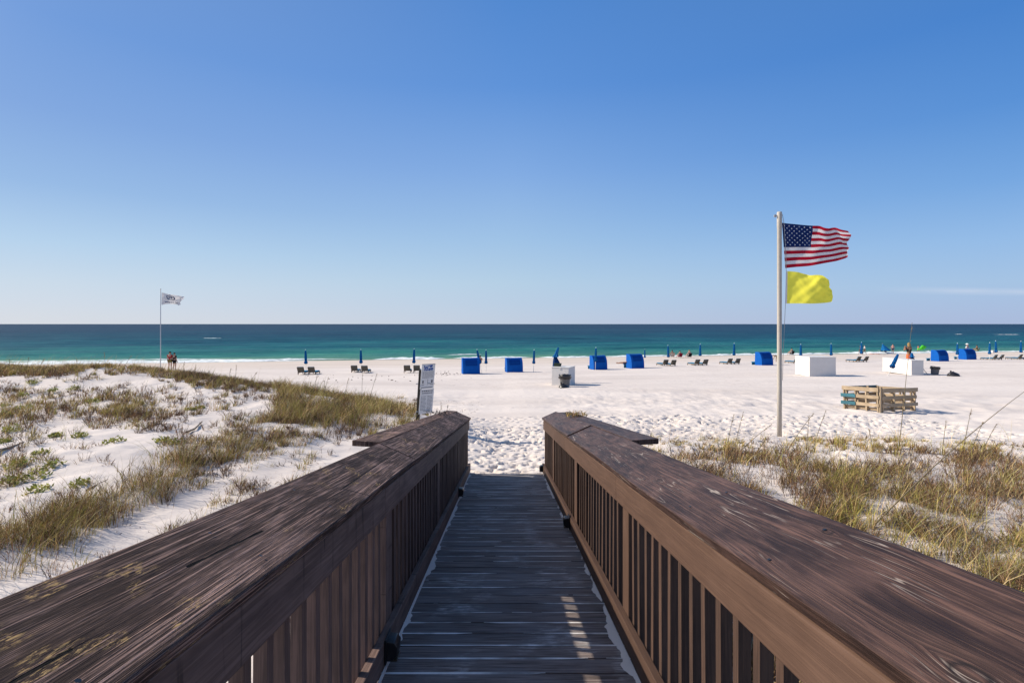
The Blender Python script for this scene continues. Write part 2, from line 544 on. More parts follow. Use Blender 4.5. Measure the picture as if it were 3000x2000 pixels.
def deck_mat():
    t = NT("deck_plank_wood")
    sx = t.sepx(t.uv())
    u, v = sx[0], sx[1]                    # v along the plank
    g = t.noise(t.comb(t.math('MULTIPLY', u, 90.0), t.math('MULTIPLY', v, 3.0), 0.0), 1.0, 5, 0.65)
    c = t.mix(t.ramp(g, [(0.35, 0.0), (0.7, 1.0)]), (0.090, 0.069, 0.061), (0.345, 0.275, 0.250))
    tone = t.noise(t.comb(t.math('MULTIPLY', u, 1.1), 3.0, 0.0), 1.0, 1)
    c = t.mix(1.0, c, t.ramp(tone, [(0.30, (0.55, 0.55, 0.56)), (0.70, (1.30, 1.28, 1.25))]), 'MULTIPLY')
    blot = t.noise(t.comb(t.math('MULTIPLY', u, 7.0), t.math('MULTIPLY', v, 2.2), 1.0), 1.0, 4)
    c = t.mix(t.math('MULTIPLY', t.ramp(blot, [(0.42, 0.0), (0.68, 1.0)]), 0.55), c, (0.22, 0.205, 0.21))
    p = t.pos()
    scf = t.noise(p, 2.6, 4)
    sc2 = t.noise(t.comb(t.math('MULTIPLY', u, 60.0), t.math('MULTIPLY', v, 9.0), 2.0), 1.0, 4, 0.7)
    m = t.math('MULTIPLY', t.ramp(scf, [(0.56, 0.0), (0.68, 1.0)]), t.ramp(sc2, [(0.45, 0.0), (0.62, 1.0)]))
    c = t.mix(t.math('MULTIPLY', m, 0.8), c, (0.55, 0.52, 0.50))
    far = t.ramp(t.math('DIVIDE', t.sepx(p)[1], 10.0), [(0.5, 0.0), (0.9, 1.0)])
    c = t.mix(t.math('MULTIPLY', far, t.math('MULTIPLY', t.ramp(sc2, [(0.3, 0.2), (0.7, 1.0)]), 0.55)), c, (0.36, 0.34, 0.335))
    return t.fin(c, 0.75, 0.12, t.bump(g, 0.5, 0.003))


M['deck'] = deck_mat()


def sand_gap_mat():
    t = NT("gap_sand")
    p = t.pos()
    n = t.noise(p, 3.0, 4)
    c = t.mix(t.ramp(n, [(0.38, 0.0), (0.56, 1.0)]), (0.25, 0.235, 0.225), (0.80, 0.76, 0.73))
    return t.fin(c, 0.9, 0.1)


M['gap_sand'] = sand_gap_mat()


def sand_mat():
    t = NT("white_quartz_sand")
    p = t.pos()
    sx = t.sepx(p)
    big = t.noise(t.comb(t.math('MULTIPLY', sx[0], 0.06), t.math('MULTIPLY', sx[1], 0.22), 0.0), 1.0, 5, 0.55)
    mid = t.noise(p, 0.9, 5, 0.6)
    fine = t.noise(p, 22.0, 6, 0.7)
    grit = t.noise(p, 160.0, 3, 0.7)
    c = t.mix(t.ramp(big, [(0.42, 0.0), (0.66, 1.0)]), (0.70, 0.62, 0.563), (0.60, 0.525, 0.475))
    c = t.mix(t.math('MULTIPLY', t.ramp(mid, [(0.5, 0.0), (0.75, 1.0)]), 0.35), c, (0.63, 0.55, 0.505))
    c = t.mix(t.math('MULTIPLY', t.ramp(fine, [(0.58, 0.0), (0.72, 1.0)]), 0.25), c, (0.50, 0.44, 0.40))
    trm = t.math('MULTIPLY', t.ramp(t.noise(p, 0.16, 3), [(0.46, 0.0), (0.60, 1.0)]), t.ramp(t.noise(t.comb(t.math('MULTIPLY', sx[0], 1.6), t.math('MULTIPLY', sx[1], 1.0), 5.0), 1.0, 5, 0.75), [(0.52, 0.0), (0.62, 1.0)]))
    c = t.mix(t.math('MULTIPLY', trm, t.ramp(t.math('DIVIDE', sx[1], 100.0), [(0.12, 0.0), (0.2, 0.5), (0.7, 0.5)])), c, (0.47, 0.40, 0.355))
    # damp, warmer sand close to the water
    d = t.math('SUBTRACT', sx[1], t.math('MULTIPLY', sx[0], 0.19))
    wet = t.ramp(t.math('DIVIDE', t.math('SUBTRACT', d, t.math('MULTIPLY', mid, 5.0)), 100.0), [(0.52, 0.0), (0.62, 0.6), (0.725, 0.75), (0.745, 1.0)])
    c = t.mix(t.math('MULTIPLY', wet, 0.75), c, (0.56, 0.46, 0.37))
    rip = t.noise(t.comb(t.math('MULTIPLY', sx[0], 1.2), t.math('MULTIPLY', sx[1], 5.0), 0.0), 1.0, 4, 0.6)
    lump = t.vor(p, 3.2)
    h = t.math('ADD', t.math('MULTIPLY', fine, 0.30), t.math('ADD', t.math('MULTIPLY', grit, 0.05), t.math('ADD', t.math('MULTIPLY', rip, 0.45), t.math('MULTIPLY', lump, 0.35))))
    return t.fin(c, 0.95, 0.1, t.bump(h, 0.55, 0.05))


M['sand'] = sand_mat()


def sea_mat():
    t = NT("gulf_water")
    p = t.pos()
    sx = t.sepx(p)
    d = t.math('SUBTRACT', sx[1], t.math('MULTIPLY', sx[0], 0.19))
    w1 = t.noise(t.comb(t.math('MULTIPLY', sx[0], 0.016), t.math('MULTIPLY', d, 0.055), 0.0), 1.0, 6, 0.68)
    w2 = t.noise(t.comb(t.math('MULTIPLY', sx[0], 0.05), t.math('MULTIPLY', d, 0.16), 4.0), 1.0, 7, 0.7)
    w3 = t.noise(t.comb(t.math('MULTIPLY', sx[0], 0.5), t.math('MULTIPLY', d, 1.4), 4.0), 1.0, 4, 0.6)
    lg = t.math('LOGARITHM', t.math('MAXIMUM', t.math('DIVIDE', t.math('SUBTRACT', d, 76.0), 1.0), 1.0), 10.0)   # 0 at the shore, 3 at 1 km
    f = t.math('ADD', t.math('DIVIDE', lg, 4.0), t.math('MULTIPLY', t.math('SUBTRACT', w1, 0.5), 0.26))
    c = t.ramp(f, [(0.0, (0.24, 0.27, 0.17)), (0.16, (0.095, 0.235, 0.150)), (0.32, (0.018, 0.150, 0.132)), (0.46, (0.0040, 0.085, 0.113)), (0.58, (0.0020, 0.041, 0.073)), (0.72, (0.0012, 0.022, 0.051)), (1.0, (0.001, 0.017, 0.042))])
    w4 = t.noise(t.comb(t.math('MULTIPLY', sx[0], 0.013), t.math('MULTIPLY', d, 0.040), 14.0), 1.0, 6, 0.7)
    w5 = t.noise(t.comb(t.math('MULTIPLY', sx[0], 0.0035), t.math('MULTIPLY', d, 0.0085), 24.0), 1.0, 5, 0.7)
    for wv, k in ((w3, 0.45), (w2, 0.60), (w4, 0.65), (w5, 0.45)):
        c = t.mix(t.math('MULTIPLY', t.ramp(wv, [(0.50, 0.0), (0.64, 1.0)]), k), c, t.mix(1.0, c, (0.30, 0.50, 0.62), 'MULTIPLY'))
        c = t.mix(t.math('MULTIPLY', t.ramp(wv, [(0.34, 1.0), (0.47, 0.0)]), k), c, t.mix(1.0, c, (2.6, 1.65, 1.30), 'MULTIPLY'))
    # scattered white caps
    capn = t.noise(t.comb(t.math('MULTIPLY', sx[0], 0.16), t.math('MULTIPLY', d, 0.55), 11.0), 1.0, 5, 0.7)
    cap = t.math('MULTIPLY', t.ramp(capn, [(0.735, 0.0), (0.775, 1.0)]), t.ramp(t.math('DIVIDE', d, 1000.0), [(0.08, 0.0), (0.12, 1.0), (0.9, 1.0), (1.0, 0.0)]))
    c = t.mix(t.math('MULTIPLY', cap, 0.75), c, (0.55, 0.62, 0.62))
    h = t.math('ADD', t.math('MULTIPLY', w2, 1.0), t.math('MULTIPLY', w3, 0.35))
    return t.fin(c, 0.4, 0.03, t.bump(h, 0.9, 0.6))


M['sea'] = sea_mat()


def foam_mat():
    t = NT("sea_foam")
    n = t.noise(t.pos(), 1.2, 5, 0.7)
    c = t.ramp(n, [(0.35, (0.55, 0.62, 0.60)), (0.6, (0.85, 0.86, 0.85))])
    return t.fin(c, 0.8, 0.2, t.bump(n, 0.6, 0.1))


M['foam'] = foam_mat()


def veg_mat(name, trans=0.3):
    t = NT(name)
    a = t.n.new("ShaderNodeVertexColor")
    a.layer_name = "tint"
    t.fin(a.outputs[0], 0.65, 0.25)
    tr = t.n.new("ShaderNodeBsdfTranslucent")
    t.l.new(a.outputs[0], tr.inputs[0])
    mx = t.n.new("ShaderNodeMixShader")
    mx.inputs[0].default_value = trans
    t.l.new(t.p.outputs[0], mx.inputs[1])
    t.l.new(tr.outputs[0], mx.inputs[2])
    t.l.new(mx.outputs[0], t.out.inputs[0])
    return t.m


M['veg'] = veg_mat("dune_plants", 0.16)
M['twig'] = plain("dead_twig", (0.11, 0.075, 0.05), 0.9, 0.1)
M['driftwood'] = plain("driftwood_grey", (0.20, 0.165, 0.13), 0.9, 0.1, 0.3)
M['pole'] = plain("flagpole_paint", (0.47, 0.425, 0.37), 0.5, 0.3, 0.06)
M['rope'] = plain("halyard_rope", (0.5, 0.48, 0.45), 0.9, 0.1)
M['metal'] = plain("dull_metal", (0.4, 0.4, 0.4), 0.4, 0.5, 0.1)
M['thin_pole'] = plain("thin_pole_paint", (0.42, 0.42, 0.44), 0.4, 0.4)
M['flag_red'] = cloth("flag_red", (0.42, 0.010, 0.030))
M['flag_white'] = cloth("flag_white", (0.78, 0.74, 0.74))
M['flag_blue'] = cloth("flag_blue", (0.010, 0.025, 0.11), 0.2)
M['flag_star'] = cloth("flag_star", (0.85, 0.85, 0.85), 0.2)
M['flag_yellow'] = cloth("flag_yellow", (0.97, 0.89, 0.10), 0.62)
M['flag_grey'] = cloth("flag_weathered_white", (0.66, 0.64, 0.64), 0.35)
M['logo_blue'] = plain("logo_blue", (0.015, 0.05, 0.14), 0.8)
M['white_box'] = plain("box_white_paint", (0.65, 0.62, 0.59), 0.6, 0.3, 0.05, 3.0)
M['hinge'] = plain("hinge_steel", (0.25, 0.25, 0.25), 0.4, 0.5)
M['canvas'] = cloth("cabana_blue_canvas", (0.004, 0.105, 0.44), 0.10, 0.15)
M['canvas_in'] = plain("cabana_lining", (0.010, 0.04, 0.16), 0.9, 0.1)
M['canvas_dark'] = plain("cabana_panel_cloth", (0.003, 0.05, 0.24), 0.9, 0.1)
M['umb'] = cloth("umbrella_blue_cloth", (0.006, 0.13, 0.36), 0.12, 0.2)
M['umb_dark'] = plain("umbrella_valance", (0.006, 0.03, 0.11), 0.9, 0.1)
M['umb_tip'] = plain("umbrella_tip", (0.7, 0.75, 0.78), 0.4)
M['umb_pole'] = plain("umbrella_pole_white", (0.72, 0.70, 0.66), 0.4)
M['cushion'] = plain("lounger_cushion_blue", (0.015, 0.16, 0.30), 0.9, 0.1, 0.15)
M['sling'] = plain("lounger_back_sling", (0.15, 0.125, 0.095), 0.9, 0.1, 0.3)
M['bin'] = plain("bin_grey_plastic", (0.17, 0.165, 0.165), 0.5, 0.3)
M['bag'] = plain("bin_bag_black", (0.018, 0.016, 0.018), 0.28, 0.5, 0.2, 25.0, 0.03)
M['green_case'] = plain("case_dark_green", (0.03, 0.045, 0.03), 0.7)
M['sign'] = plain("sign_white_panel", (0.70, 0.68, 0.66), 0.5, 0.3, 0.08, 8.0)
M['ink'] = plain("sign_ink_grey", (0.16, 0.15, 0.16), 0.8)
M['ink_blue'] = plain("sign_ink_blue", (0.01, 0.07, 0.30), 0.8)
M['lamp_black'] = plain("deck_lamp_black", (0.012, 0.011, 0.012), 0.35, 0.5)
M['lamp_bronze'] = plain("deck_lamp_lens", (0.05, 0.035, 0.018), 0.3, 0.5)
M['skin'] = plain("skin", (0.46, 0.25, 0.17), 0.6, 0.3, 0.05)
M['skin_tan'] = plain("skin_tanned", (0.30, 0.15, 0.09), 0.6, 0.3, 0.05)
M['skin_pink'] = plain("skin_pink", (0.58, 0.30, 0.24), 0.6, 0.3, 0.05)
M['lichen'] = plain("lichen_yellow", (0.42, 0.31, 0.12), 0.95, 0.05, 0.3, 30.0)
for nm, c in dict(red=(0.36, 0.02, 0.025), black=(0.012, 0.012, 0.015), white=(0.74, 0.72, 0.70), navy=(0.015, 0.03, 0.09), orange=(0.62, 0.13, 0.045), olive=(0.16, 0.12, 0.03), green=(0.05, 0.30, 0.12),
                  teal=(0.02, 0.14, 0.2), maroon=(0.2, 0.01, 0.03), lime=(0.10, 0.62, 0.045), brownhair=(0.035, 0.02, 0.012), blondhair=(0.32, 0.21, 0.09), greyhair=(0.35, 0.33, 0.31), khaki=(0.32, 0.26, 0.17), floral=(0.5, 0.42, 0.36)).items():
    M[nm] = plain("fabric_" + nm, c, 0.85, 0.1, 0.1)

# ------------------------------------------------------------------ terrain
_d = np.array([-30, 0, 5, 8.8, 10, 12.5, 18, 28, 37, 48, 60, 70, 77.8, 95, 130, 200])
_z = np.array([2.50, 2.54, 2.57, 2.605, 2.52, 2.36, 2.10, 1.70, 1.34, 0.86, 0.46, 0.19, 0.0, -0.7, -1.6, -3.0])


def vnoise(x, y, seed=0):
    """smooth value noise, 0..1"""
    xi, yi = np.floor(x).astype(np.int64), np.floor(y).astype(np.int64)
    xf, yf = x - xi, y - yi

    def h(a, b):
        n = (a * 374761393 + b * 668265263 + seed * 1442695041) & 0xffffffff
        n = ((n ^ (n >> 13)) * 1274126177) & 0xffffffff
        return ((n ^ (n >> 16)) & 0xffff) / 65535.0
    u, v = xf * xf * (3 - 2 * xf), yf * yf * (3 - 2 * yf)
    return (h(xi, yi) * (1 - u) + h(xi + 1, yi) * u) * (1 - v) + (h(xi, yi + 1) * (1 - u) + h(xi + 1, yi + 1) * u) * v


def fbm(x, y, seed=0, octv=4):
    s, a, t = 0.0, 0.5, 0.0
    for i in range(octv):
        s = s + a * vnoise(x * 2 ** i, y * 2 ** i, seed + i)
        t += a
        a *= 0.5
    return s / t


def base_h(X, Y):
    k = np.clip((Y - 12.0) / 50.0, 0, 1)
    k = k * k * (3 - 2 * k)
    return np.interp(Y - 0.19 * X * k, _d, _z)


# dune surface given as sightings: photo column, row and distance
_sight = [(-500, 1075, 23), (-300, 1078, 22), (0, 1080, 21), (250, 1080, 20), (420, 1082, 20), (560, 1100, 19), (700, 1118, 18), (850, 1142, 16.5), (950, 1168, 15.2), (1050, 1196, 14.2), (1130, 1222, 13.2), (1200, 1250, 12.4),
          (-300, 1150, 15.5), (0, 1150, 15.5), (200, 1150, 15.5), (400, 1150, 15.3), (600, 1160, 14.8), (750, 1175, 14.5), (900, 1196, 13.8),
          (-300, 1250, 11), (0, 1250, 11), (250, 1250, 11), (500, 1250, 11), (700, 1252, 11.2), (900, 1260, 11.6), (1050, 1268, 11.9),
          (-300, 1400, 8), (0, 1400, 8), (300, 1400, 8), (600, 1380, 8.6), (800, 1350, 9.4), (950, 1315, 10.3),
          (-300, 1550, 6.2), (0, 1550, 6.2), (300, 1550, 6.3), (550, 1480, 7.2), (0, 1700, 5.1), (-300, 1700, 5),
          (2000, 1306, 10.8), (2150, 1308, 11), (2350, 1306, 11), (2600, 1302, 11), (2800, 1312, 10.6), (3000, 1318, 10.4), (3300, 1330, 10),
          (2200, 1362, 9), (2500, 1372, 8.8), (2800, 1382, 8.6), (3100, 1400, 8.3), (2400, 1450, 7.3), (2700, 1480, 7), (3000, 1500, 6.8), (2600, 1560, 6.2), (3000, 1650, 5.4), (3300, 1700, 5)]
_cx = [(a - 1500) / F * y for a, b, y in _sight]
_cy = [y for a, b, y in _sight]
_cz = [CZ - (b - HY) / F * y for a, b, y in _sight]
_cd = list(np.array(_cz) - base_h(np.array(_cx), np.array(_cy)))
for a, b, y in _sight[:12]:                 # the far side of the dune drops to the beach
    _cx.append((a - 1500) / F * (y + 4)); _cy.append(y + 4.2); _cd.append(0.12)
    _cx.append((a - 1500) / F * (y + 8)); _cy.append(y + 8); _cd.append(0.0)
for a in (1900, 2150, 2350, 2600, 2800, 3000, 3300):
    _cx.append((a - 1500) / F * 13.2); _cy.append(13.4); _cd.append(0.02)
    _cx.append((a - 1500) / F * 16); _cy.append(16.5); _cd.append(0.0)
for y in np.arange(-2, 15, 1.2):            # the strip under and beyond the ramp stays low
    for x in (-0.6, 0.7):
        _cx.append(x); _cy.append(y); _cd.append(0.0)
_cx, _cy, _cd = map(np.array, (_cx, _cy, _cd))
_cs = 0.24 * np.maximum(_cy, 3) + 0.4


def tps_fit(sel):
    """smooth surface through the sightings (thin-plate spline)"""
    x, y, d = _cx[sel], _cy[sel], _cd[sel]
    n = len(x)
    r2_ = (x[:, None] - x[None]) ** 2 + (y[:, None] - y[None]) ** 2
    K = 0.5 * r2_ * np.log(r2_ + 1e-9) + np.eye(n) * 0.15
    Pm = np.stack([np.ones(n), x, y], 1)
    A = np.block([[K, Pm], [Pm.T, np.zeros((3, 3))]])
    return x, y, _cs[sel], np.linalg.solve(A, np.concatenate([d, np.zeros(3)]))


_FITS = [tps_fit(_cx < 0.0), tps_fit(_cx > 0.0)]


def ground_raw(X, Y):
    X, Y = np.asarray(X, dtype=float), np.asarray(Y, dtype=float)
    b = base_h(X, Y)
    out = np.zeros_like(b)
    for side, (cx, cy, cs, w) in zip((-1, 1), _FITS):
        n = len(cx)
        v = w[n] + w[n + 1] * X + w[n + 2] * Y
        m = np.zeros_like(b)
        for k in range(n):
            q = (X - cx[k]) ** 2 + (Y - cy[k]) ** 2
            v = v + w[k] * 0.5 * q * np.log(q + 1e-9)
            m += np.exp(-q / (2 * cs[k] ** 2))
        m = np.clip(m / 0.5, 0, 1)
        m = m * m * (3 - 2 * m)
        s_ = np.clip(0.5 + side * X / 1.2, 0, 1)
        out += np.clip(v, -0.06, 1.6) * m * s_
    return b + out


# look-up table so that thousands of plants can be set on the surface
_gx, _gy = np.arange(-150, 150.1, 0.5), np.arange(-10, 135.1, 0.5)
_fx, _fy = np.arange(-26, 20.01, 0.1), np.arange(0, 28.01, 0.1)
_GC = ground_raw(*np.meshgrid(_gx, _gy))
_GF = ground_raw(*np.meshgrid(_fx, _fy))


def _bil(T, gx, gy, X, Y):
    dx, dy = gx[1] - gx[0], gy[1] - gy[0]
    i = np.clip((X - gx[0]) / dx, 0, len(gx) - 1.001)
    j = np.clip((Y - gy[0]) / dy, 0, len(gy) - 1.001)
    i0, j0 = i.astype(int), j.astype(int)
    u, v = i - i0, j - j0
    return (T[j0, i0] * (1 - u) + T[j0, i0 + 1] * u) * (1 - v) + (T[j0 + 1, i0] * (1 - u) + T[j0 + 1, i0 + 1] * u) * v


def ground(X, Y):
    X, Y = np.asarray(X, dtype=float), np.asarray(Y, dtype=float)
    near = (X > -25.9) & (X < 19.9) & (Y > 0.1) & (Y < 27.9)
    return np.where(near, _bil(_GF, _fx, _fy, np.clip(X, -26, 20), np.clip(Y, 0, 28)), _bil(_GC, _gx, _gy, X, Y))


def gz(x, y):
    return float(ground(np.array([x]), np.array([y]))[0])


def at(px, py, water=True):
    """point of the ground (or water) seen in photo pixel px, py"""
    t = np.arange(3.0, 400.0, 0.02)
    X, Y, Z = (px - 1500) / F * t, t, CZ - (py - HY) / F * t
    g = ground(X, Y)
    if water:
        g = np.maximum(g, 0.0)
    k = int(np.argmax(Z <= g))
    return Vector((X[k], Y[k], g[k]))


def at_far(px, py, ymin):
    """as at(), but looking past anything nearer than ymin"""
    t = np.arange(ymin, 400.0, 0.02)
    X, Y, Z = (px - 1500) / F * t, t, CZ - (py - HY) / F * t
    g = np.maximum(ground(X, Y), 0.0)
    k = int(np.argmax(Z <= g))
    return Vector((X[k], Y[k], g[k]))


def seen(px, py, y):
    """point at distance y that shows in photo pixel px, py"""
    return Vector(((px - 1500) / F * y, y, CZ - (py - HY) / F * y))


def grade(spans):
    out = []
    for a, b, s in spans:
        out.append(np.arange(a, b, s))
    return np.concatenate(out)


gxs = grade([(-150, -40, 4), (-40, -25, 0.8), (-25, -12, 0.22), (-12, -2.4, 0.12), (-2.4, 13, 0.05), (13, 20, 0.14), (20, 40, 0.6), (40, 152, 4)])
gys = grade([(-12, 2, 1.0), (2, 8.4, 0.09), (8.4, 17.0, 0.05), (17.0, 24, 0.16), (24, 50, 0.35), (50, 82, 0.5), (82, 140, 4)])
GX, GY = np.meshgrid(gxs, gys)
GZ = ground(GX, GY)
dmask = np.clip((30 - GY) / 8, 0, 1)
GZ += ((fbm(GX * 0.9, GY * 0.9, 3) - 0.5) * 0.20 + (fbm(GX * 3.2, GY * 3.2, 23, 3) - 0.5) * 0.075 * (np.abs(GX) > 1.2)) * dmask * np.clip((np.abs(GX) - 0.8) / 2.0, 0.15, 1)
GZ += (fbm(GX * 0.22, GY * 0.5, 9) - 0.5) * 0.12 * np.clip((GY - 14) / 20, 0, 1) * np.clip((72 - GY) / 20, 0, 1)
# trodden sand: footprints between the ramp and the beach and across to the right
r2 = np.random.default_rng(5)


def dent(x, y, ra, rb, ang, dep):
    i0, i1 = np.searchsorted(gxs, [x - ra * 2.2, x + ra * 2.2])
    j0, j1 = np.searchsorted(gys, [y - ra * 2.2, y + ra * 2.2])
    if i1 - i0 < 2 or j1 - j0 < 2:
        return
    dx, dy = GX[j0:j1, i0:i1] - x, GY[j0:j1, i0:i1] - y
    c, s = math.cos(ang), math.sin(ang)
    q = np.sqrt(((dx * c + dy * s) / ra) ** 2 + ((-dx * s + dy * c) / rb) ** 2)
    GZ[j0:j1, i0:i1] += np.where(q < 1, -dep * (1 - q ** 4), 0) + np.where((q >= 1) & (q < 2), dep * 0.13 * np.sin((q - 1) * math.pi), 0)


for k in range(5200):
    x, y = r2.uniform(-2.3, 13), r2.uniform(8.9, 17.0)
    w = 1.0 if abs(x) < 1.6 else 0.75
    if y > 14.5: w *= 0.75 if x > 1 else 0.4
    if x > 1.2 and y < 12.6: w *= 0.25
    if x < -1.2: w *= 0.3
    if r2.random() > w: continue
    dent(x, y, r2.uniform(0.065, 0.12), r2.uniform(0.04, 0.065), r2.uniform(0, 6.28), r2.uniform(0.045, 0.095))
for tx0, ty0, sl_, cv in ((-6, 23.0, 0.06, 0.0018), (-6, 24.9, 0.06, 0.0018), (-14, 31.0, -0.03, 0.0010), (-14, 33.0, -0.03, 0.0010), (0, 19.3, 0.10, 0.0), (0, 20.8, 0.10, 0.0)):
    q_ = np.abs(GY - (ty0 + sl_ * (GX - tx0) + cv * (GX - tx0) ** 2))      # wheel ruts of the beach truck
    GZ += np.where(q_ < 0.26, -0.035 * (1 - (q_ / 0.26) ** 2), 0) * (GX > tx0 - 8) * (GX < 60) * (0.4 + 0.6 * fbm(GX * 0.5, GY * 0.2, 77, 2)) + np.where((q_ >= 0.26) & (q_ < 0.5), 0.012, 0) * (GX > tx0 - 8) * (GX < 60)
nx_, ny_ = len(gxs), len(gys)
idx = np.arange(nx_ * ny_).reshape(ny_, nx_)
quads = np.stack([idx[:-1, :-1], idx[:-1, 1:], idx[1:, 1:], idx[1:, :-1]], -1).reshape(-1, 4)
beach = np_mesh("beach", np.stack([GX, GY, GZ], -1).reshape(-1, 3), quads, M['sand'], smooth=True)
tag(beach, "white quartz sand beach with dunes and trodden footprints", None, None, 'structure')

# the sea
ys = [62.0]
while ys[-1] < 700: ys.append(ys[-1] * 1.0058)
while ys[-1] < 60000: ys.append(ys[-1] * 1.12)
ys = np.array(ys)
us = np.linspace(-1.9, 1.9, 520)
SX, SY = np.meshgrid(us, ys)
SX = SX * SY
dd = SY - 0.19 * SX
amp = np.clip((dd - 77) / 25, 0.1, 1) * np.clip((500 - SY) / 350, 0, 1)
ph = fbm(SX * 0.03, dd * 0.03, 4) * 9
SZ = amp * (0.13 * np.sin(dd * 0.62 + ph) + 0.10 * np.sin(dd * 0.27 + ph * 0.7) + 0.16 * (fbm(SX * 0.12, dd * 0.5, 7) - 0.5)) - 0.02
SZ = np.where(dd < 79, SZ * 0.4, SZ)
idx = np.arange(SX.size).reshape(SX.shape)
quads = np.stack([idx[:-1, :-1], idx[:-1, 1:], idx[1:, 1:], idx[1:, :-1]], -1).reshape(-1, 4)
sea = np_mesh("sea", np.stack([SX, SY, SZ], -1).reshape(-1, 3), quads, M['sea'], smooth=True)
tag(sea, "green to deep blue sea reaching the horizon", None, None, 'structure')


def foam_strip(x0, x1, d0, w, seed, hgt=0.18, slope=0.19):
    """ragged low ridge of foam lying along the shore between x0 and x1"""
    n = max(12, int((x1 - x0) / 0.5))
    xs = np.linspace(x0, x1, n)
    t = np.linspace(0, 1, n)
    env = np.clip(np.minimum(t, 1 - t) * 5, 0.0, 1)
    wob = (fbm(xs * 0.12, xs * 0 + seed, seed, 4) - 0.5)
    c = d0 + slope * xs + wob * 3.0
    ww = w * env * (0.25 + 1.4 * fbm(xs * 0.6, xs * 0 + 3.3, seed + 5, 3))
    rows = []
    for q, hz in ((-0.5, 0.0), (-0.25, 0.7), (0.0, 1.0), (0.3, 0.55), (0.5, 0.0)):
        yy = c + ww * q
        zz = np.maximum(ground(xs, yy), 0.0) + 0.015 + hgt * hz * env * (0.4 + fbm(xs * 1.5, xs * 0 + q, seed + 2, 2))
        rows.append(np.stack([xs, yy, zz], -1))
    return rows


fv, fq, base_i = [], [], 0
for k, a in enumerate([(-75, -27.5, 77.9, 2.8, 1, 0.25), (-75, -22, 80.6, 1.2, 2, 0.16), (-20.5, -10.0, 78.3, 2.4, 3, 0.26), (-19, -10, 80.2, 0.8, 14, 0.12), (-9, 3, 79.4, 1.8, 4, 0.22), (4, 14, 78.5, 1.6, 5, 0.18), (14, 30, 78.6, 1.5, 6, 0.18), (28, 60, 78.4, 1.8, 7, 0.2), (55, 85, 78.5, 2.6, 8, 0.3), (62, 78, 81, 0.8, 9, 0.1),
                       (80, 130, 78.4, 1.7, 10, 0.16), (-80, -40, 84, 0.6, 17, 0.12), (-11, -5, 88, 0.5, 16, 0.12)]):
    rows = foam_strip(*a)
    n = len(rows[0])
    fv.append(np.concatenate(rows))
    ii = base_i + np.arange(5 * n).reshape(5, n)
    fq.append(np.stack([ii[:-1, :-1], ii[:-1, 1:], ii[1:, 1:], ii[1:, :-1]], -1).reshape(-1, 4))
    base_i += 5 * n
surf = np_mesh("surf_foam", np.concatenate(fv), np.concatenate(fq), M['foam'], smooth=True)
tag(surf, "white foam of small waves breaking along the water's edge", None, None, 'stuff')
for (px0, px1, py, w, lab) in ((585, 662, 991, 3.2, "long white crest breaking offshore beyond the white logo flag"), (2905, 2990, 980, 3.2, "long white crest breaking offshore above the far blue umbrellas"), (2795, 2820, 979, 2.0, "short white crest just left of a longer one off the far umbrellas")):
    a, b = at(px0, py), at(px1, py)
    rows = foam_strip(a.x, b.x, a.y, w * 0.45, int(px0), 0.14, (b.y - a.y) / (b.x - a.x))
    n = len(rows[0])
    ii = np.arange(5 * n).reshape(5, n)
    o = np_mesh("breaking_wave", np.concatenate(rows), np.stack([ii[:-1, :-1], ii[:-1, 1:], ii[1:, 1:], ii[1:, :-1]], -1).reshape(-1, 4), M['foam'], smooth=True)
    tag(o, lab, "wave", "white crests breaking offshore")

# ------------------------------------------------------------------ the ramp
SL, YAW, HC = 0.1327, 0.01333, 1.40


def rp(x, y, h):
    """ramp frame -> world: x across, y along, h above the deck boards"""
    return Vector((x - YAW * y, y, CZ - HC - SL * y + h))


DX0, DX1 = -0.70, 0.74
YEND = 8.79
ramp = empty("boardwalk_ramp", rp(0, 4, 0), 0, "dark weathered plank ramp running down between two brown railings to the sand", "ramp")


def rel(o, parent):
    """parent keeping world coordinates"""
    o.parent = parent
    o.matrix_parent_inverse = Matrix.Translation(parent.location).inverted()
    return o


mb = MB()
GAPS = []
y, pit = -2.2, 0.140
while y < YEND - 0.02:
    g = random.uniform(0.006, 0.013)
    y1 = min(y + pit - g, YEND)
    dz = random.uniform(-0.002, 0.002)
    tw = random.uniform(-0.0015, 0.0015)
    a = random.uniform(-0.006, 0.006)
    t = 0.032
    c = [rp(DX0, y, dz - tw - t), rp(DX1, y + a, dz + tw - t), rp(DX1, y1 + a * .5, dz + tw - t), rp(DX0, y1, dz - tw - t), rp(DX0, y, dz - tw), rp(DX1, y + a, dz + tw), rp(DX1, y1 + a * .5, dz + tw), rp(DX0, y1, dz - tw)]
    mb.hexa(c)
    GAPS.append((y1 + g / 2 + dz * 0, g))
    y += pit
o = mb.build("decking", M['deck'], None, 0.0025)
rel(o, ramp)
gv, gq = [], []
for k, (gy, gw) in enumerate(GAPS):
    xs_ = np.linspace(DX0 + 0.02, DX1 - 0.02, 90)
    pres = np.clip((fbm(xs_ * 2.2, xs_ * 0 + k * 1.7, 13, 3) - 0.40) * 7, 0.0, 1.0)
    wd = (gw * 0.5 + 0.0012 + 0.0045 * fbm(xs_ * 9, xs_ * 0 + k * 3.1, 17, 3) * (0.4 + random.random())) * pres
    n0 = len(gv)
    for x, w_ in zip(xs_, wd):
        w_ = max(w_, 0.0002)
        gv += [rp(x, gy - w_, 0.0005), rp(x, gy, 0.0035), rp(x, gy + w_, 0.0005)]
    for i in range(len(xs_) - 1):
        if pres[i] > 0.02 or pres[i + 1] > 0.02:
            for q in range(2):
                a_ = n0 + i * 3 + q
                gq.append((a_, a_ + 3, a_ + 4, a_ + 1))
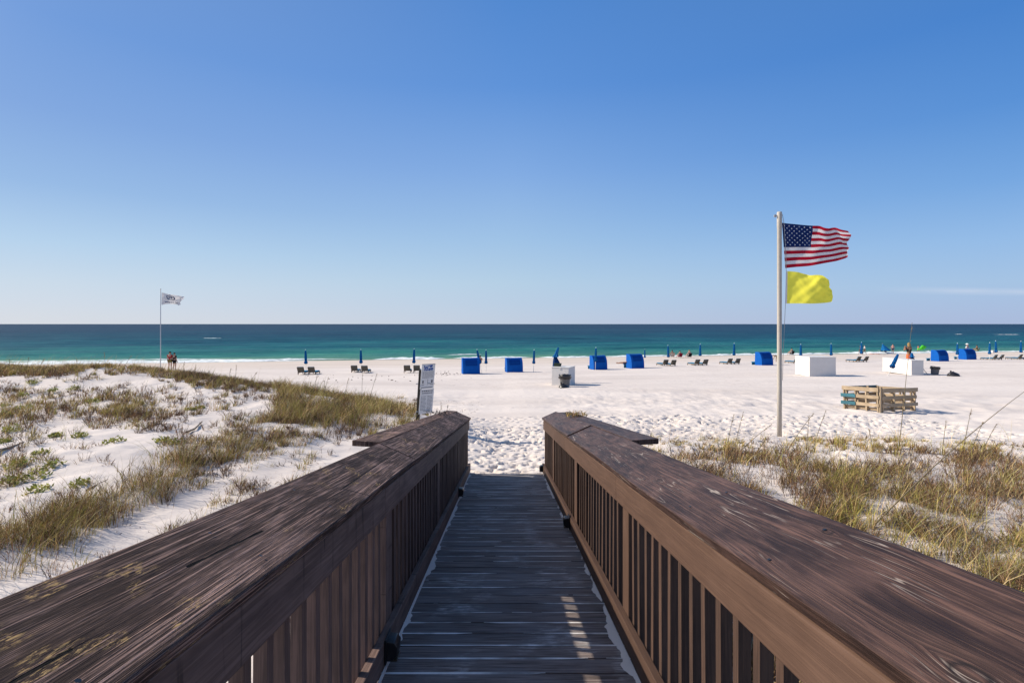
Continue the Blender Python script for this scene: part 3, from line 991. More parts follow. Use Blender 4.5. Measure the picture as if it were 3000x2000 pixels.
o = np_mesh("sand_in_gaps", np.array([tuple(p) for p in gv]), np.array(gq), M['gap_sand'])
o['kind'] = 'stuff'
rel(o, ramp)
for x in (DX0 + 0.06, 0.02, DX1 - 0.06):
    mb = MB()
    mb.hexa([rp(x - .02, -2.2, -.22), rp(x + .02, -2.2, -.22), rp(x + .02, YEND - .05, -.20), rp(x - .02, YEND - .05, -.20), rp(x - .02, -2.2, -.033), rp(x + .02, -2.2, -.033), rp(x + .02, YEND - .05, -.033), rp(x - .02, YEND - .05, -.033)])
    rel(mb.build("joist", M['wood_shade_lift']), ramp)


def drift(edge, sgn, y0, y1, wmax, seed, lo=0.0):
    """blown sand lying on the boards along a bottom rail"""
    ys_ = np.arange(y0, y1, 0.012)
    w = (fbm(ys_ * 5.0, ys_ * 0 + seed, seed, 5) - 0.40) * 2.4 * wmax
    w = np.maximum(w, lo) * np.clip(np.minimum(ys_ - y0, y1 - ys_) * 8, 0, 1)
    v, q = [], []
    for i, (a, b) in enumerate(zip(ys_, w)):
        for k, hz in ((0.0, 0.016), (0.5, 0.010), (1.0, 0.0025)):
            v.append(rp(edge + sgn * max(b, 0.001) * k, a, hz))
    n = len(ys_)
    for i in range(n - 1):
        if w[i] > 0.004 or w[i + 1] > 0.004:
            for k in range(2):
                a = i * 3 + k
                f = (a, a + 1, a + 4, a + 3)
                q.append(f if sgn > 0 else f[::-1])
    return v, q


dv, dq = [], []
for args in ((-0.608, 1, 1.6, 8.7, 0.055, 3, 0.010), (0.648, -1, 1.7, 8.7, 0.045, 21, 0.0), (0.648, -1, 2.3, 3.4, 0.075, 8, 0.0)):
    v, q = drift(*args)
    dq += [tuple(i + len(dv) for i in f) for f in q]
    dv += v
o = np_mesh("sand_drift", np.array([tuple(p) for p in dv]), np.array(dq), M['sand'], smooth=True)
tag(o, "pale blown sand lying along the bottom rails on the ramp boards", None, None, 'stuff')


def prism(mb, prof, y0, y1, nseg=1, mi=0, wig=None):
    """extrude a cross-section (x, h) along the ramp; uv.x across, uv.y along"""
    n = len(prof)
    cum = [0.0]
    for i in range(n):
        a, b = prof[i], prof[(i + 1) % n]
        cum.append(cum[-1] + math.hypot(a[0] - b[0], a[1] - b[1]))
    yy = [y0 + (y1 - y0) * k / nseg for k in range(nseg + 1)]
    for k in range(nseg):
        for i in range(n):
            j = (i + 1) % n
            w0, w1 = ((0, 0), (0, 0)) if wig is None else (wig(yy[k]), wig(yy[k + 1]))
            pts = [rp(prof[i][0] + w0[0], yy[k], prof[i][1] + w0[1]), rp(prof[j][0] + w0[0], yy[k], prof[j][1] + w0[1]), rp(prof[j][0] + w1[0], yy[k + 1], prof[j][1] + w1[1]), rp(prof[i][0] + w1[0], yy[k + 1], prof[i][1] + w1[1])]
            mb.face(pts, [(cum[i], yy[k]), (cum[i + 1], yy[k]), (cum[i + 1], yy[k + 1]), (cum[i], yy[k + 1])], mi)
    for yv, w, fl in ((y0, yy[0], False), (y1, yy[-1], True)):
        ww = (0, 0) if wig is None else wig(yv)
        pts = [rp(p[0] + ww[0], yv, p[1] + ww[1]) for p in prof]
        mb.face(pts if fl else pts[::-1], [(p[0], p[1]) for p in prof], mi)


def flip_fix(o):
    bm = bmesh.new()
    bm.from_mesh(o.data)
    bmesh.ops.recalc_face_normals(bm, faces=bm.faces)
    bm.to_mesh(o.data)
    bm.free()
    return o


TILT = R(24)
TW = 0.265


def railing(sgn, xi, xa, capmat, woodmat, balmat, joints, seed, label):
    """sgn -1: the railing on the sunny side; xi inner edge of the cap, xa inner face of apron and bottom rail"""
    rr = random.Random(seed)
    t = empty("wooden_railing", rp(xa, 4, 0), 0, label, "railing", "railings of the ramp")
    cs, sn = math.cos(TILT), math.sin(TILT)

    def put(mb, name, mat, bev=0.003):
        o = flip_fix(mb.build(name, mat, None, bev))
        return rel(o, t)
    # tilted top boards, butted end to end
    th = 0.044
    for k in range(len(joints) - 1):
        mb = MB()
        j0, j1 = joints[k] + 0.003, joints[k + 1] - 0.003
        up = rr.uniform(-0.004, 0.004)
        a0 = (xi, 0.96 + up)
        a1 = (xi + sgn * TW * cs, 0.96 + TW * sn + up)
        b1 = (a1[0] + sgn * th * sn, a1[1] - th * cs)
        b0 = (a0[0] + sgn * th * sn, a0[1] - th * cs)
        prism(mb, [a0, a1, b1, b0], j0, j1, max(1, int((j1 - j0) * 3)), 0, lambda y, s=k: (0.004 * math.sin(y * 1.7 + s), 0.003 * math.sin(y * 2.3 + s * 2)))
        for yn in [j0 + .05, j1 - .05] + [q_ for q_ in (0.72, 1.30, 1.86, 2.45, 2.9, 4.1, 5.9, 6.7, 7.6) if j0 + .2 < q_ < j1 - .2]:
            for ac in (0.055, 0.205):          # nail heads
                ac += rr.uniform(-.012, .012)
                yv = yn + rr.uniform(-.02, .02)
                wx_, wh_ = 0.004 * math.sin(yv * 1.7 + k), 0.003 * math.sin(yv * 2.3 + k * 2)
                ring = []
                for q_ in range(8):
                    e_, f_ = .0046 * math.cos(q_ * math.pi / 4), .0046 * math.sin(q_ * math.pi / 4)
                    ring.append(rp(xi + sgn * ((ac + e_) * cs - .0035 * sn) + wx_, yv + f_, 0.96 + up + (ac + e_) * sn + .0035 * cs + wh_))
                mb.face(ring if sgn > 0 else ring[::-1], None, 1)
        put(mb, "cap_board", [capmat, M['lamp_black']], 0.005)
    hb = 0.96 - 0.052
    aj = [joints[0], 2.6, 5.0, 8.72] if sgn < 0 else [joints[0], 3.0, 5.6, 8.72]
    for k in range(3):
        mb = MB()
        prism(mb, [(xa, 0.765), (xa, hb), (xa + sgn * 0.034, hb + 0.012), (xa + sgn * 0.034, 0.765)], aj[k] + 0.0015, aj[k + 1] - 0.0015, 6)
        put(mb, "apron_board", woodmat, 0.004)
    mb = MB()
    prism(mb, [(xa, 0.020), (xa, 0.150), (xa + sgn * 0.040, 0.150), (xa + sgn * 0.040, 0.020)], joints[0], 9.0, 10)
    put(mb, "bottom_rail", woodmat, 0.004)
    # balusters and posts
    xb = xa + sgn * 0.041
    posts = (0.65, 2.85, 4.97, 7.15) if sgn < 0 else (0.72, 2.92, 4.98, 7.3)
    bmb = MB()
    bmb.box(0, 0, 0, 0.038, 0.038, 1.0)
    bme = bmb.mesh("baluster", balmat)
    y = 0.30
    n = 0
    while y < 8.95:
        if min(abs(y - p) for p in posts) > 0.12:
            o = bpy.data.objects.new("baluster", bme)
            C.objects.link(o)
            p = rp(xb + sgn * 0.0195 + rr.uniform(-.001, .003) * sgn, y, 0.43)
            o.location = p
            o.rotation_euler = (rr.uniform(-.006, .006), rr.uniform(-.006, .006), rr.uniform(-.02, .02))
            rel(o, t)
            n += 1
        y += 0.1235
    for p in posts + (8.86,):
        w = 0.09 if p > 8 else 0.14
        mb = MB()
        g = gz(xb, p) - 0.15
        c = []
        for zz in (None, 0.93):
            for (dx, dy) in ((0, -w / 2), (0.09, -w / 2), (0.09, w / 2), (0, w / 2)):
                q = rp(xb - sgn * 0.003 + sgn * dx, p + dy, 0.93)
                if zz is None: q.z = g
                c.append(q)
        mb.hexa(c)
        put(mb, "post", woodmat, 0.004)
    # flat outer board beside the cap, with its own uprights and an added screen
    xo = xi + sgn * (TW * cs + 0.018)
    y0, y1 = (3.42, 9.0) if sgn < 0 else (3.55, 8.4)
    mb = MB()
    prism(mb, [(xo, 1.030), (xo, 1.066), (xo + sgn * 0.185, 1.078), (xo + sgn * 0.185, 1.040)], y0, y1, 8)
    put(mb, "outer_board", capmat, 0.004)
    for p in (y0 + 0.5, 5.6, 7.6):
        mb = MB()
        c = []
        for top in (False, True):
            for (dx, dy) in ((0.05, -.045), (0.14, -.045), (0.14, .045), (0.05, .045)):
                q = rp(xo + sgn * dx, p + dy, 1.030)
                if not top: q.z = gz(xo, p) - 0.2
                c.append(q)
        mb.hexa(c)
        put(mb, "outer_post", woodmat, 0.004)
    # added unseen boards; on the sunny side they keep sun stripes off the deck
    mb = MB()
    yy = 2.58 if sgn < 0 else 4.0
    while yy < 8.7:
        hh = (0.958 if yy < 3.75 else 1.028) + rr.uniform(-.003, .001)
        xs = xo + sgn * 0.15
        c = []
        for top in (False, True):
            for (dx, dy) in ((0.0, 0.0), (0.022, 0.0), (0.022, .138), (0.0, .138)):
                q = rp(xs + sgn * dx, yy + dy, hh)
                if not top: q.z = min(gz(xs, yy) - 0.1, q.z - 0.2)
                c.append(q)
        mb.hexa(c)
        yy += 0.14
    put(mb, "added_screen_boards", woodmat, 0.002)
    return t


rail_l = railing(-1, -0.578, -0.608, M['cap_dark'], M['wood_shade_lift'], M['baluster_shade_lift'], [-0.7, 3.33, 4.75, 8.74], 3, "brown railing with deeply grained lichen-spotted cap, beside the grassy dune and notice sign")
rail_r = railing(1, 0.620, 0.648, M['cap_brown'], M['wood_sun'], M['baluster'], [-0.7, 5.12, 8.72], 4, "brown railing with smoother black-stained cap, on the flagpole side of the ramp")


def deck_lamp(sgn, x, y, label):
    p = rp(x, y, 0.10)
    t = empty("deck_lamp", p, 0, label, "lamp", "small deck lamps on the bottom rails")
    mb = MB()
    s = -sgn
    prof = [(0.0, -0.05), (0.035, -0.045), (0.060, -0.02), (0.062, 0.02), (0.045, 0.045), (0.0, 0.05)]
    w = 0.045
    for i in range(len(prof) - 1):
        (a, b), (c, d) = prof[i], prof[i + 1]
        mb.face([(s * a, -w, b), (s * a, w, b), (s * c, w, d), (s * c, -w, d)], None, 0, True)
    mb.face([(s * a, -w, b) for a, b in prof])
    mb.face([(s * a, w, b) for a, b in prof][::-1])
    flip_fix(mb.build("housing", M['lamp_black'], t, 0.004))
    mb = MB()
    mb.box(s * 0.034, 0, -0.048, 0.05, 0.075, 0.012)
    mb.build("lens", M['lamp_bronze'], t, 0.002)
    mb = MB()
    mb.box(s * 0.003, 0, 0.0, 0.008, 0.11, 0.125)
    mb.build("back_plate", M['lamp_black'], t, 0.002)
    return t


deck_lamp(-1, -0.604, 2.62, "black deck lamp nearest the camera, on the rail below the lichen-spotted cap")
deck_lamp(-1, -0.604, 6.7, "small black deck lamp further down the dune-side bottom rail")
deck_lamp(1, 0.644, 5.15, "black deck lamp midway along the bottom rail on the flagpole side")
deck_lamp(1, 0.644, 8.75, "black deck lamp at the sand end of the flagpole-side bottom rail")

# ------------------------------------------------------------------ plants


def interp_band(px, py, pts, edge=0.35):
    """weight of a band given by (column, row, half height) points"""
    a = np.array(pts, dtype=float)
    c = np.interp(px, a[:, 0], a[:, 1])
    h = np.interp(px, a[:, 0], a[:, 2])
    q = np.abs(py - c) / h
    w = np.clip((1.25 - q) / 0.5, 0, 1)
    return w * ((px >= a[0, 0]) & (px <= a[-1, 0]))


def blob(px, py, cx, cy, rx, ry):
    q = ((px - cx) / rx) ** 2 + ((py - cy) / ry) ** 2
    return np.clip(1.3 - q, 0, 1)


def blades(P, H, LEAN, AZ, W, COL, lev=3, bend=1.0):
    """curved tapering blades: base P (n,3), height H, lean (m at tip), azimuth of lean, width, colour (n,3)"""
    n = len(P)
    ts = np.linspace(0, 1, lev + 1)
    face = np.random.default_rng(n).uniform(0, math.pi, n)
    # mostly broadside to the walkway so that thin blades still show
    wx, wy = np.cos(face) * W * 0.5, np.sin(face) * W * 0.5
    V = np.zeros((n, 2 * lev + 1, 3))
    K = np.zeros((n, 2 * lev + 1, 3))
    for k, t in enumerate(ts):
        off = LEAN * (t ** (1.0 + bend))
        x = P[:, 0] + np.cos(AZ) * off
        y = P[:, 1] + np.sin(AZ) * off
        z = P[:, 2] + H * (t - 0.22 * (LEAN / np.maximum(H, .05)) ** 1.0 * t * t * np.minimum(1, bend)) - 0.015 * (t == 0)
        tw = (1 - t) ** 0.6
        cc = COL * (0.80 + 0.35 * t)
        if k < lev:
            V[:, 2 * k] = np.stack([x - wx * tw, y - wy * tw, z], -1)
            V[:, 2 * k + 1] = np.stack([x + wx * tw, y + wy * tw, z], -1)
            K[:, 2 * k] = K[:, 2 * k + 1] = COL
        else:
            V[:, 2 * k] = np.stack([x, y, z], -1)
            K[:, 2 * k] = COL
    b = (np.arange(n) * (2 * lev + 1))[:, None]
    Q = np.concatenate([b + np.array([[2 * k, 2 * k + 1, 2 * k + 3, 2 * k + 2]]) for k in range(lev - 1)], 0) if lev > 1 else np.zeros((0, 4), int)
    T = b + np.array([[2 * lev - 2, 2 * lev - 1, 2 * lev]])
    return V.reshape(-1, 3), Q, T, K.reshape(-1, 3)


class Veg:
    def __init__(s):
        s.V, s.Q, s.T, s.K, s.n = [], [], [], [], 0

    def add(s, V, Q, T, K):
        s.V.append(V); s.Q.append(Q + s.n); s.T.append(T + s.n); s.K.append(K)
        s.n += len(V)

    def build(s, name, label, cat=None, group=None, kind=None, origin=None):
        V = np.concatenate(s.V)
        if origin is not None:
            V = V - np.array(origin)
        o = np_mesh(name, V, np.concatenate(s.Q), M['veg'], col=np.concatenate(s.K), tris=np.concatenate(s.T))
        if origin is not None:
            o.location = origin
        return tag(o, label, cat, group, kind)


GREEN = np.array([0.315, 0.268, 0.064])
STRAW = np.array([0.68, 0.49, 0.235])
BROWN = np.array([0.285, 0.168, 0.085])
DARKB = np.array([0.078, 0.043, 0.027])
LEAF = np.array([0.36, 0.345, 0.085])


def jit(base, n, r, s=0.25):
    return np.clip(base[None, :] * (1 + r.uniform(-s, s, (n, 1))) * (1 + r.uniform(-0.1, 0.1, (n, 3))), 0.004, 1)


def tufts(veg, X, Y, kind, r, size):
    """kind: 0 green/olive grass, 1 dry grass, 2 brown twiggy stems, 3 low leaves"""
    Z = ground(X, Y)
    for kd in (0, 1, 2, 3):
        m = kind == kd
        if not m.any():
            continue
        x, y, z, sz = X[m], Y[m], Z[m], size[m]
        if kd in (0, 1):
            nb = 26 if kd == 0 else 22
            rep = np.repeat(np.arange(len(x)), nb)
            n = len(rep)
            a, d = r.uniform(0, 6.28, n), np.sqrt(r.uniform(0, 1, n)) * 0.13 * sz[rep]
            px, py = x[rep] + np.cos(a) * d, y[rep] + np.sin(a) * d
            P = np.stack([px, py, ground(px, py)], -1)
            H = r.uniform(0.10, 0.44, n) * sz[rep] * (0.9 if kd == 0 else 0.75)
            azl = np.where(r.random(n) < 0.55, r.normal(0.1, 0.7, n), a)
            L = H * r.uniform(0.15, 1.15, n)
            mixc = r.random((n, 1))
            c = np.where(mixc < (0.58 if kd == 0 else 0.26), jit(GREEN, n, r, 0.4), np.where(mixc < (0.74 if kd == 0 else 0.60), jit(STRAW, n, r, 0.4), np.where(mixc < 0.84, jit(BROWN, n, r, 0.4), jit(DARKB, n, r, 0.4))))
            H = np.where(mixc[:, 0] > 0.84, H * 0.6, H)
            veg.add(*blades(P, H, L, azl, r.uniform(0.005, 0.011, n) * (0.5 + 0.05 * y[rep]), c, 3))
        elif kd == 2:
            nb = 15
            rep = np.repeat(np.arange(len(x)), nb)
            n = len(rep)
            a, d = r.uniform(0, 6.28, n), np.sqrt(r.uniform(0, 1, n)) * 0.12 * sz[rep]
            px, py = x[rep] + np.cos(a) * d, y[rep] + np.sin(a) * d
            P = np.stack([px, py, ground(px, py)], -1)
            H = r.uniform(0.12, 0.36, n) * sz[rep]
            L = H * r.uniform(0.2, 0.8, n)
            c = np.where(r.random((n, 1)) < 0.5, jit(BROWN, n, r, 0.4), jit(DARKB, n, r, 0.4))
            w = r.uniform(0.005, 0.009, n) * (0.55 + 0.05 * y[rep])
            veg.add(*blades(P, H, L, a, w, c, 2, 0.4))
            for q in range(4):              # side twigs
                t = r.uniform(0.3, 0.95, n)
                off = L * t ** 1.4
                P2 = np.stack([P[:, 0] + np.cos(a) * off, P[:, 1] + np.sin(a) * off, P[:, 2] + H * t - 0.0 * t], -1)
                P2[:, 2] -= 0.22 * L * t * t * 0.4
                h2 = H * r.uniform(0.15, 0.40, n)
                veg.add(*blades(P2, h2 * r.uniform(0.2, 1.0, n), h2 * r.uniform(0.4, 1.0, n), r.uniform(0, 6.28, n), w * 0.8, c, 1, 0.2))
        else:
            nb = 34
            rep = np.repeat(np.arange(len(x)), nb)
            n = len(rep)
            a, d = r.uniform(0, 6.28, n), np.sqrt(r.uniform(0, 1, n)) * 0.16 * sz[rep]
            px, py = x[rep] + np.cos(a) * d, y[rep] + np.sin(a) * d
            hz = r.uniform(0.02, 0.15, n) * sz[rep] * (1.1 - d / 0.25)
            P = np.stack([px, py, ground(px, py) + hz], -1)
            H = r.uniform(0.01, 0.035, n)
            L = r.uniform(0.035, 0.06, n)
            veg.add(*blades(P, H, L, r.uniform(0, 6.28, n), r.uniform(0.022, 0.042, n), jit(LEAF, n, r, 0.5), 2, 0.1))


def scatter(r, n, x0, x1, y0, y1, weight):
    """pick tuft sites on the ground with probability weight(px, py, X, Y)"""
    X, Y = r.uniform(x0, x1, n), r.uniform(y0, y1, n)
    Z = ground(X, Y)
    px, py = 1500 + F * X / Y, HY + F * (CZ - Z) / Y
    w = weight(px, py, X, Y)
    k = r.random(n) < w
    return X[k], Y[k], px[k], py[k]


def litter(veg, r, n, x0, x1, y0, y1, weight):
    """short dead bits lying on the sand"""
    X, Y, px, py = scatter(r, n, x0, x1, y0, y1, weight)
    m = len(X)
    P = np.stack([X, Y, ground(X, Y) + 0.012], -1)
    L = r.uniform(0.03, 0.22, m) * r.uniform(0.3, 1, m)
    c = np.where(r.random((m, 1)) < 0.55, jit(DARKB, m, r, 0.4), jit(BROWN, m, r, 0.4))
    veg.add(*blades(P, r.uniform(0.0, 0.05, m), L, r.uniform(0, 6.28, m), r.uniform(0.007, 0.016, m), c, 2, 0.1))


def w_left(px, py, X, Y):
    b = np.maximum.reduce([
        interp_band(px, py, [(-400, 1082, 14), (0, 1086, 14), (250, 1086, 13), (430, 1090, 12), (545, 1108, 12)]),
        0.75 * interp_band(px, py, [(540, 1112, 15), (700, 1132, 18), (850, 1154, 20), (950, 1178, 18)]),
        0.8 * interp_band(px, py, [(660, 1148, 4), (760, 1166, 14), (820, 1180, 24), (890, 1192, 34), (1000, 1206, 38), (1120, 1224, 36), (1215, 1248, 22)]),
        1.0 * interp_band(px, py, [(-300, 1740, 80), (-100, 1680, 80), (100, 1600, 70), (300, 1505, 55), (400, 1450, 55), (560, 1375, 62), (700, 1310, 62), (850, 1262, 52), (960, 1240, 30)])])
    s = np.zeros_like(b)
    for cx, cy, rx, ry, w in ((300, 1176, 75, 18, .55), (370, 1205, 85, 32, .8), (130, 1150, 60, 26, .45), (200, 1218, 70, 22, .5), (455, 1318, 55, 24, .9), (20, 1168, 30, 14, .6), (130, 1385, 60, 30, .6), (190, 1340, 60, 30, .45), (40, 1500, 60, 34, .5), (110, 1250, 50, 22, .4), (560, 1180, 50, 14, .3),
                             (270, 1290, 70, 20, .3), (620, 1240, 40, 20, .4), (330, 1245, 50, 22, .4), (-150, 1300, 120, 80, .4), (60, 1115, 70, 14, .5), (480, 1150, 30, 14, .35), (760, 1220, 40, 16, .3)):
        s = np.maximum(s, w * blob(px, py, cx, cy, rx, ry))
    n = fbm(X * 1.3, Y * 1.3, 31, 4)
    n2 = fbm(X * 0.5, Y * 0.5, 41, 3)
    b = b * np.clip((n - 0.30) * 4.0, 0.10, 1)
    w = np.maximum(np.maximum(b, 0.8 * s * np.clip((n - 0.38) * 5, 0, 1)), 0.26 * np.clip((n - 0.38) * 6, 0, 1) * np.clip((n2 - 0.30) * 5, 0.25, 1))
    w = np.where(b < 0.05, w * np.clip((py - 1070) / 30, 0, 1), w)
    # bare slope of blown sand against the ramp
    w *= np.where((X > -1.35) & (Y < 9.5), 0.0, 1.0)
    w *= np.clip((-0.95 - X) / 0.25, 0, 1) * np.clip((1262 - px) / 30, 0, 1)
    return w * np.minimum(1.0, 9.0 / Y + 0.12)


rv = np.random.default_rng(77)
veg = Veg()
X, Y, px, py = scatter(rv, 46000, -24, -0.9, 4.0, 22.5, w_left)
n = fbm(X * 0.7, Y * 0.7, 51, 3)
olive = interp_band(px, py, [(800, 1180, 40), (1000, 1205, 45), (1235, 1245, 40)]) + interp_band(px, py, [(-300, 1710, 100), (100, 1600, 80), (560, 1375, 70)]) * 0.6
q = rv.random(len(X))
kind = np.where(q < 0.30 + 0.25 * olive, 0, np.where(q < 0.74, 1, 2))
kind = np.where((olive < 0.1) & (py > 1100) & (n < 0.62) & (q > 0.22), 2, kind)
size = rv.uniform(0.55, 1.05, len(X)) * np.where(py < 1100, 0.8, 1.0)
size *= np.where(olive > 0.3, 1.25, 0.85)
size *= np.where((rv.random(len(X)) < 0.12) & (kind < 2), 1.55, 1.0)
size *= np.where((olive < 0.1) & (py > 1110) & (kind == 2), rv.uniform(0.5, 1.0, len(X)), 1.0)
print("left tufts", len(X))
tufts(veg, X, Y, kind, rv, size)
m = rv.random(len(X)) < np.where(py < 1112, 0.40, 0.14)
m &= kind < 2
P = np.stack([X[m], Y[m], ground(X[m], Y[m])], -1)
nn = len(P)
veg.add(*blades(P, rv.uniform(0.45, 0.85, nn) * np.minimum(1, 0.55 + size[m] * .4), rv.uniform(0.08, 0.45, nn), rv.normal(0.2, 0.8, nn), rv.uniform(0.004, 0.007, nn) * (0.5 + 0.05 * Y[m]), jit(STRAW * 0.8, nn, rv, 0.3), 4, 1.2))
litter(veg, rv, 48000, -24, -1.2, 4.0, 22.0, lambda px, py, X, Y: (0.25 + 0.75 * np.clip(w_left(px, py, X, Y) * 3, 0, 1)) * (py > 1085) * np.clip((fbm(X * 1.1, Y * 1.1, 33, 4) - 0.34) * 4, 0, 1) * ((X < -1.5) | (Y > 9.5)))
veg.build("dune_grass", "dry brown and olive grass growing on the dune beside the lichen-spotted railing", None, None, 'stuff')


def w_right(px, py, X, Y):
    b = np.clip((py - np.interp(px, [1850, 1950, 2150, 2350, 2600, 2800, 3000, 3400], [1262, 1268, 1286, 1284, 1284, 1296, 1306, 1318])) / 8, 0, 1)
    b *= np.interp(py, [1270, 1300, 1340, 1420, 1500, 1700], [0.52, 0.26, 0.30, 0.52, 0.92, 0.95])
    for cx, cy, rx, ry, k in ((2480, 1345, 125, 24, .95), (2310, 1302, 120, 14, .85), (2650, 1352, 90, 22, .7), (2760, 1405, 60, 20, .6), (2480, 1460, 60, 18, .5), (2140, 1330, 60, 14, .5), (2900, 1380, 60, 18, .5), (2620, 1420, 60, 18, .4)):
        b *= 1 - k * np.minimum(1, blob(px, py, cx, cy, rx, ry) * 1.3)
    n = fbm(X * 1.6, Y * 1.6, 61, 4)
    b = b * np.clip((n - 0.32) * 4.5, 0.05, 1)
    b *= np.clip((X - 1.02) / 0.2, 0, 1)
    return b * np.minimum(1, 8.0 / Y)


veg = Veg()
X, Y, px, py = scatter(rv, 20000, 1.0, 16, 2.6, 12.2, w_right)
n = fbm(X * 0.8, Y * 0.8, 71, 3)
q = rv.random(len(X))
crest = py < 1325
kind = np.where(crest, np.where(q < 0.45, 0, np.where(q < 0.8, 1, 2)), np.where(q < 0.08 + 0.45 * (n > 0.60), 0, np.where(q < 0.28, 1, 2)))
size = rv.uniform(0.55, 1.05, len(X)) * np.where(crest, 0.50, 0.95)
size *= np.where((rv.random(len(X)) < 0.10) & (kind < 2), 1.5, 1.0)
print("right tufts", len(X))
tufts(veg, X, Y, kind, rv, size)
m = (rv.random(len(X)) < 0.10) & (py > 1300)
P = np.stack([X[m], Y[m], ground(X[m], Y[m])], -1)
nn = len(P)
veg.add(*blades(P, rv.uniform(0.30, 0.75, nn), rv.uniform(0.08, 0.5, nn), rv.normal(0.2, 1.2, nn), rv.uniform(0.004, 0.007, nn), np.where(rv.random((nn, 1)) < .45, jit(GREEN * 1.3, nn, rv), jit(STRAW * .9, nn, rv, 0.3)), 4, 1.1))
litter(veg, rv, 14000, 1.0, 14, 3.0, 12.0, lambda px, py, X, Y: 0.15 + np.clip(w_right(px, py, X, Y) * 2, 0, 1))
# long pale arching blades in the near corner and by the crest
m = 1500
X = rv.uniform(3.6, 9, m); Y = rv.uniform(3.2, 8.0, m)
P = np.stack([X, Y, ground(X, Y)], -1)
pxx = 1500 + F * X / Y
k = (pxx > 2600) & (fbm(X * 0.9, Y * 0.9, 81, 3) > 0.46)
P = P[k]
nn = len(P)
veg.add(*blades(P, rv.uniform(0.35, 0.75, nn), rv.uniform(0.3, 0.95, nn), rv.uniform(0, 6.28, nn), rv.uniform(0.007, 0.011, nn), jit(np.array([0.36, 0.29, 0.14]), nn, rv), 5, 1.2))
m = 700
X = rv.uniform(1.4, 13, m); Y = rv.uniform(5, 11.6, m)
k = fbm(X * 1.1, Y * 1.1, 91, 3) > 0.56
X, Y = X[k], Y[k]
P = np.stack([X, Y, ground(X, Y)], -1)
nn = len(P)
veg.add(*blades(P, rv.uniform(0.3, 0.7, nn), rv.uniform(0.1, 0.45, nn), rv.normal(0.3, 1.0, nn), rv.uniform(0.005, 0.009, nn), np.where(rv.random((nn, 1)) < 0.5, jit(GREEN * 1.2, nn, rv), jit(STRAW, nn, rv)), 4, 0.9))
veg.build("dune_scrub", "brown twiggy scrub with tan and green grass on the sand beside the flagpole-side railing", None, None, 'stuff')

# low green leafy plants on the open dune, one object each
LEAFY = [(95, 1124, 1.0, "bright green leafy plant just below the dune crest at the far edge of the photo"), (62, 1200, 1.1, "green leafy plant on bare sand above a long dead stick"), (70, 1160, .8, None), (22, 1218, .9, None), (12, 1196, .8, None), (36, 1262, 1.0, None),
         (215, 1142, .9, "green leafy plant on the smooth sand under the crest grass, between two brown clumps"), (145, 1148, .7, None), (268, 1180, .8, None), (165, 1280, .8, None), (238, 1282, .8, None), (128, 1332, 0.85, None), (60, 1365, 0.95, None), (150, 1370, .9, None), (8, 1300, .9, None), (345, 1298, .9, None), (556, 1204, .7, "lone small green plant beside a thin bare stalk on open sand"), (588, 1196, .6, None),
         (100, 1400, 1.0, None), (235, 1424, 1.0, None), (110, 1445, .9, None), (480, 1296, .8, None), (520, 1300, .7, None), (30, 1420, 1.0, None)]
leaf_kinds = ["green leafy creeping plant lying low among brown stems on the dune"]
for i, (qx, qy, sz, lab) in enumerate(LEAFY):
    g = at(qx, qy)
    vg = Veg()
    r = np.random.default_rng(500 + i)
    m = 3
    X = g.x + r.normal(0, 0.05 * sz, m); Y = g.y + r.normal(0, 0.05 * sz, m)
    tufts(vg, X, Y, np.full(m, 3), r, r.uniform(0.8, 1.2, m) * sz)
    vg.build("leafy_plant", lab or leaf_kinds[0], "plant", "green leafy plants on the dune", None, (g.x, g.y, g.z))

# clumps that stand out by themselves
CLUMP = [(560, 1180, 0, 1.0), (268, 1130, 2, .8), (645, 1125, 0, 1.25), (690, 1128, 0, 1.2), (720, 1140, 1, 1.0), (340, 1142, 1, .8), (430, 1152, 0, .9), (310, 1168, 2, 1.0)]

STALK_COL = np.array([0.13, 0.10, 0.06])


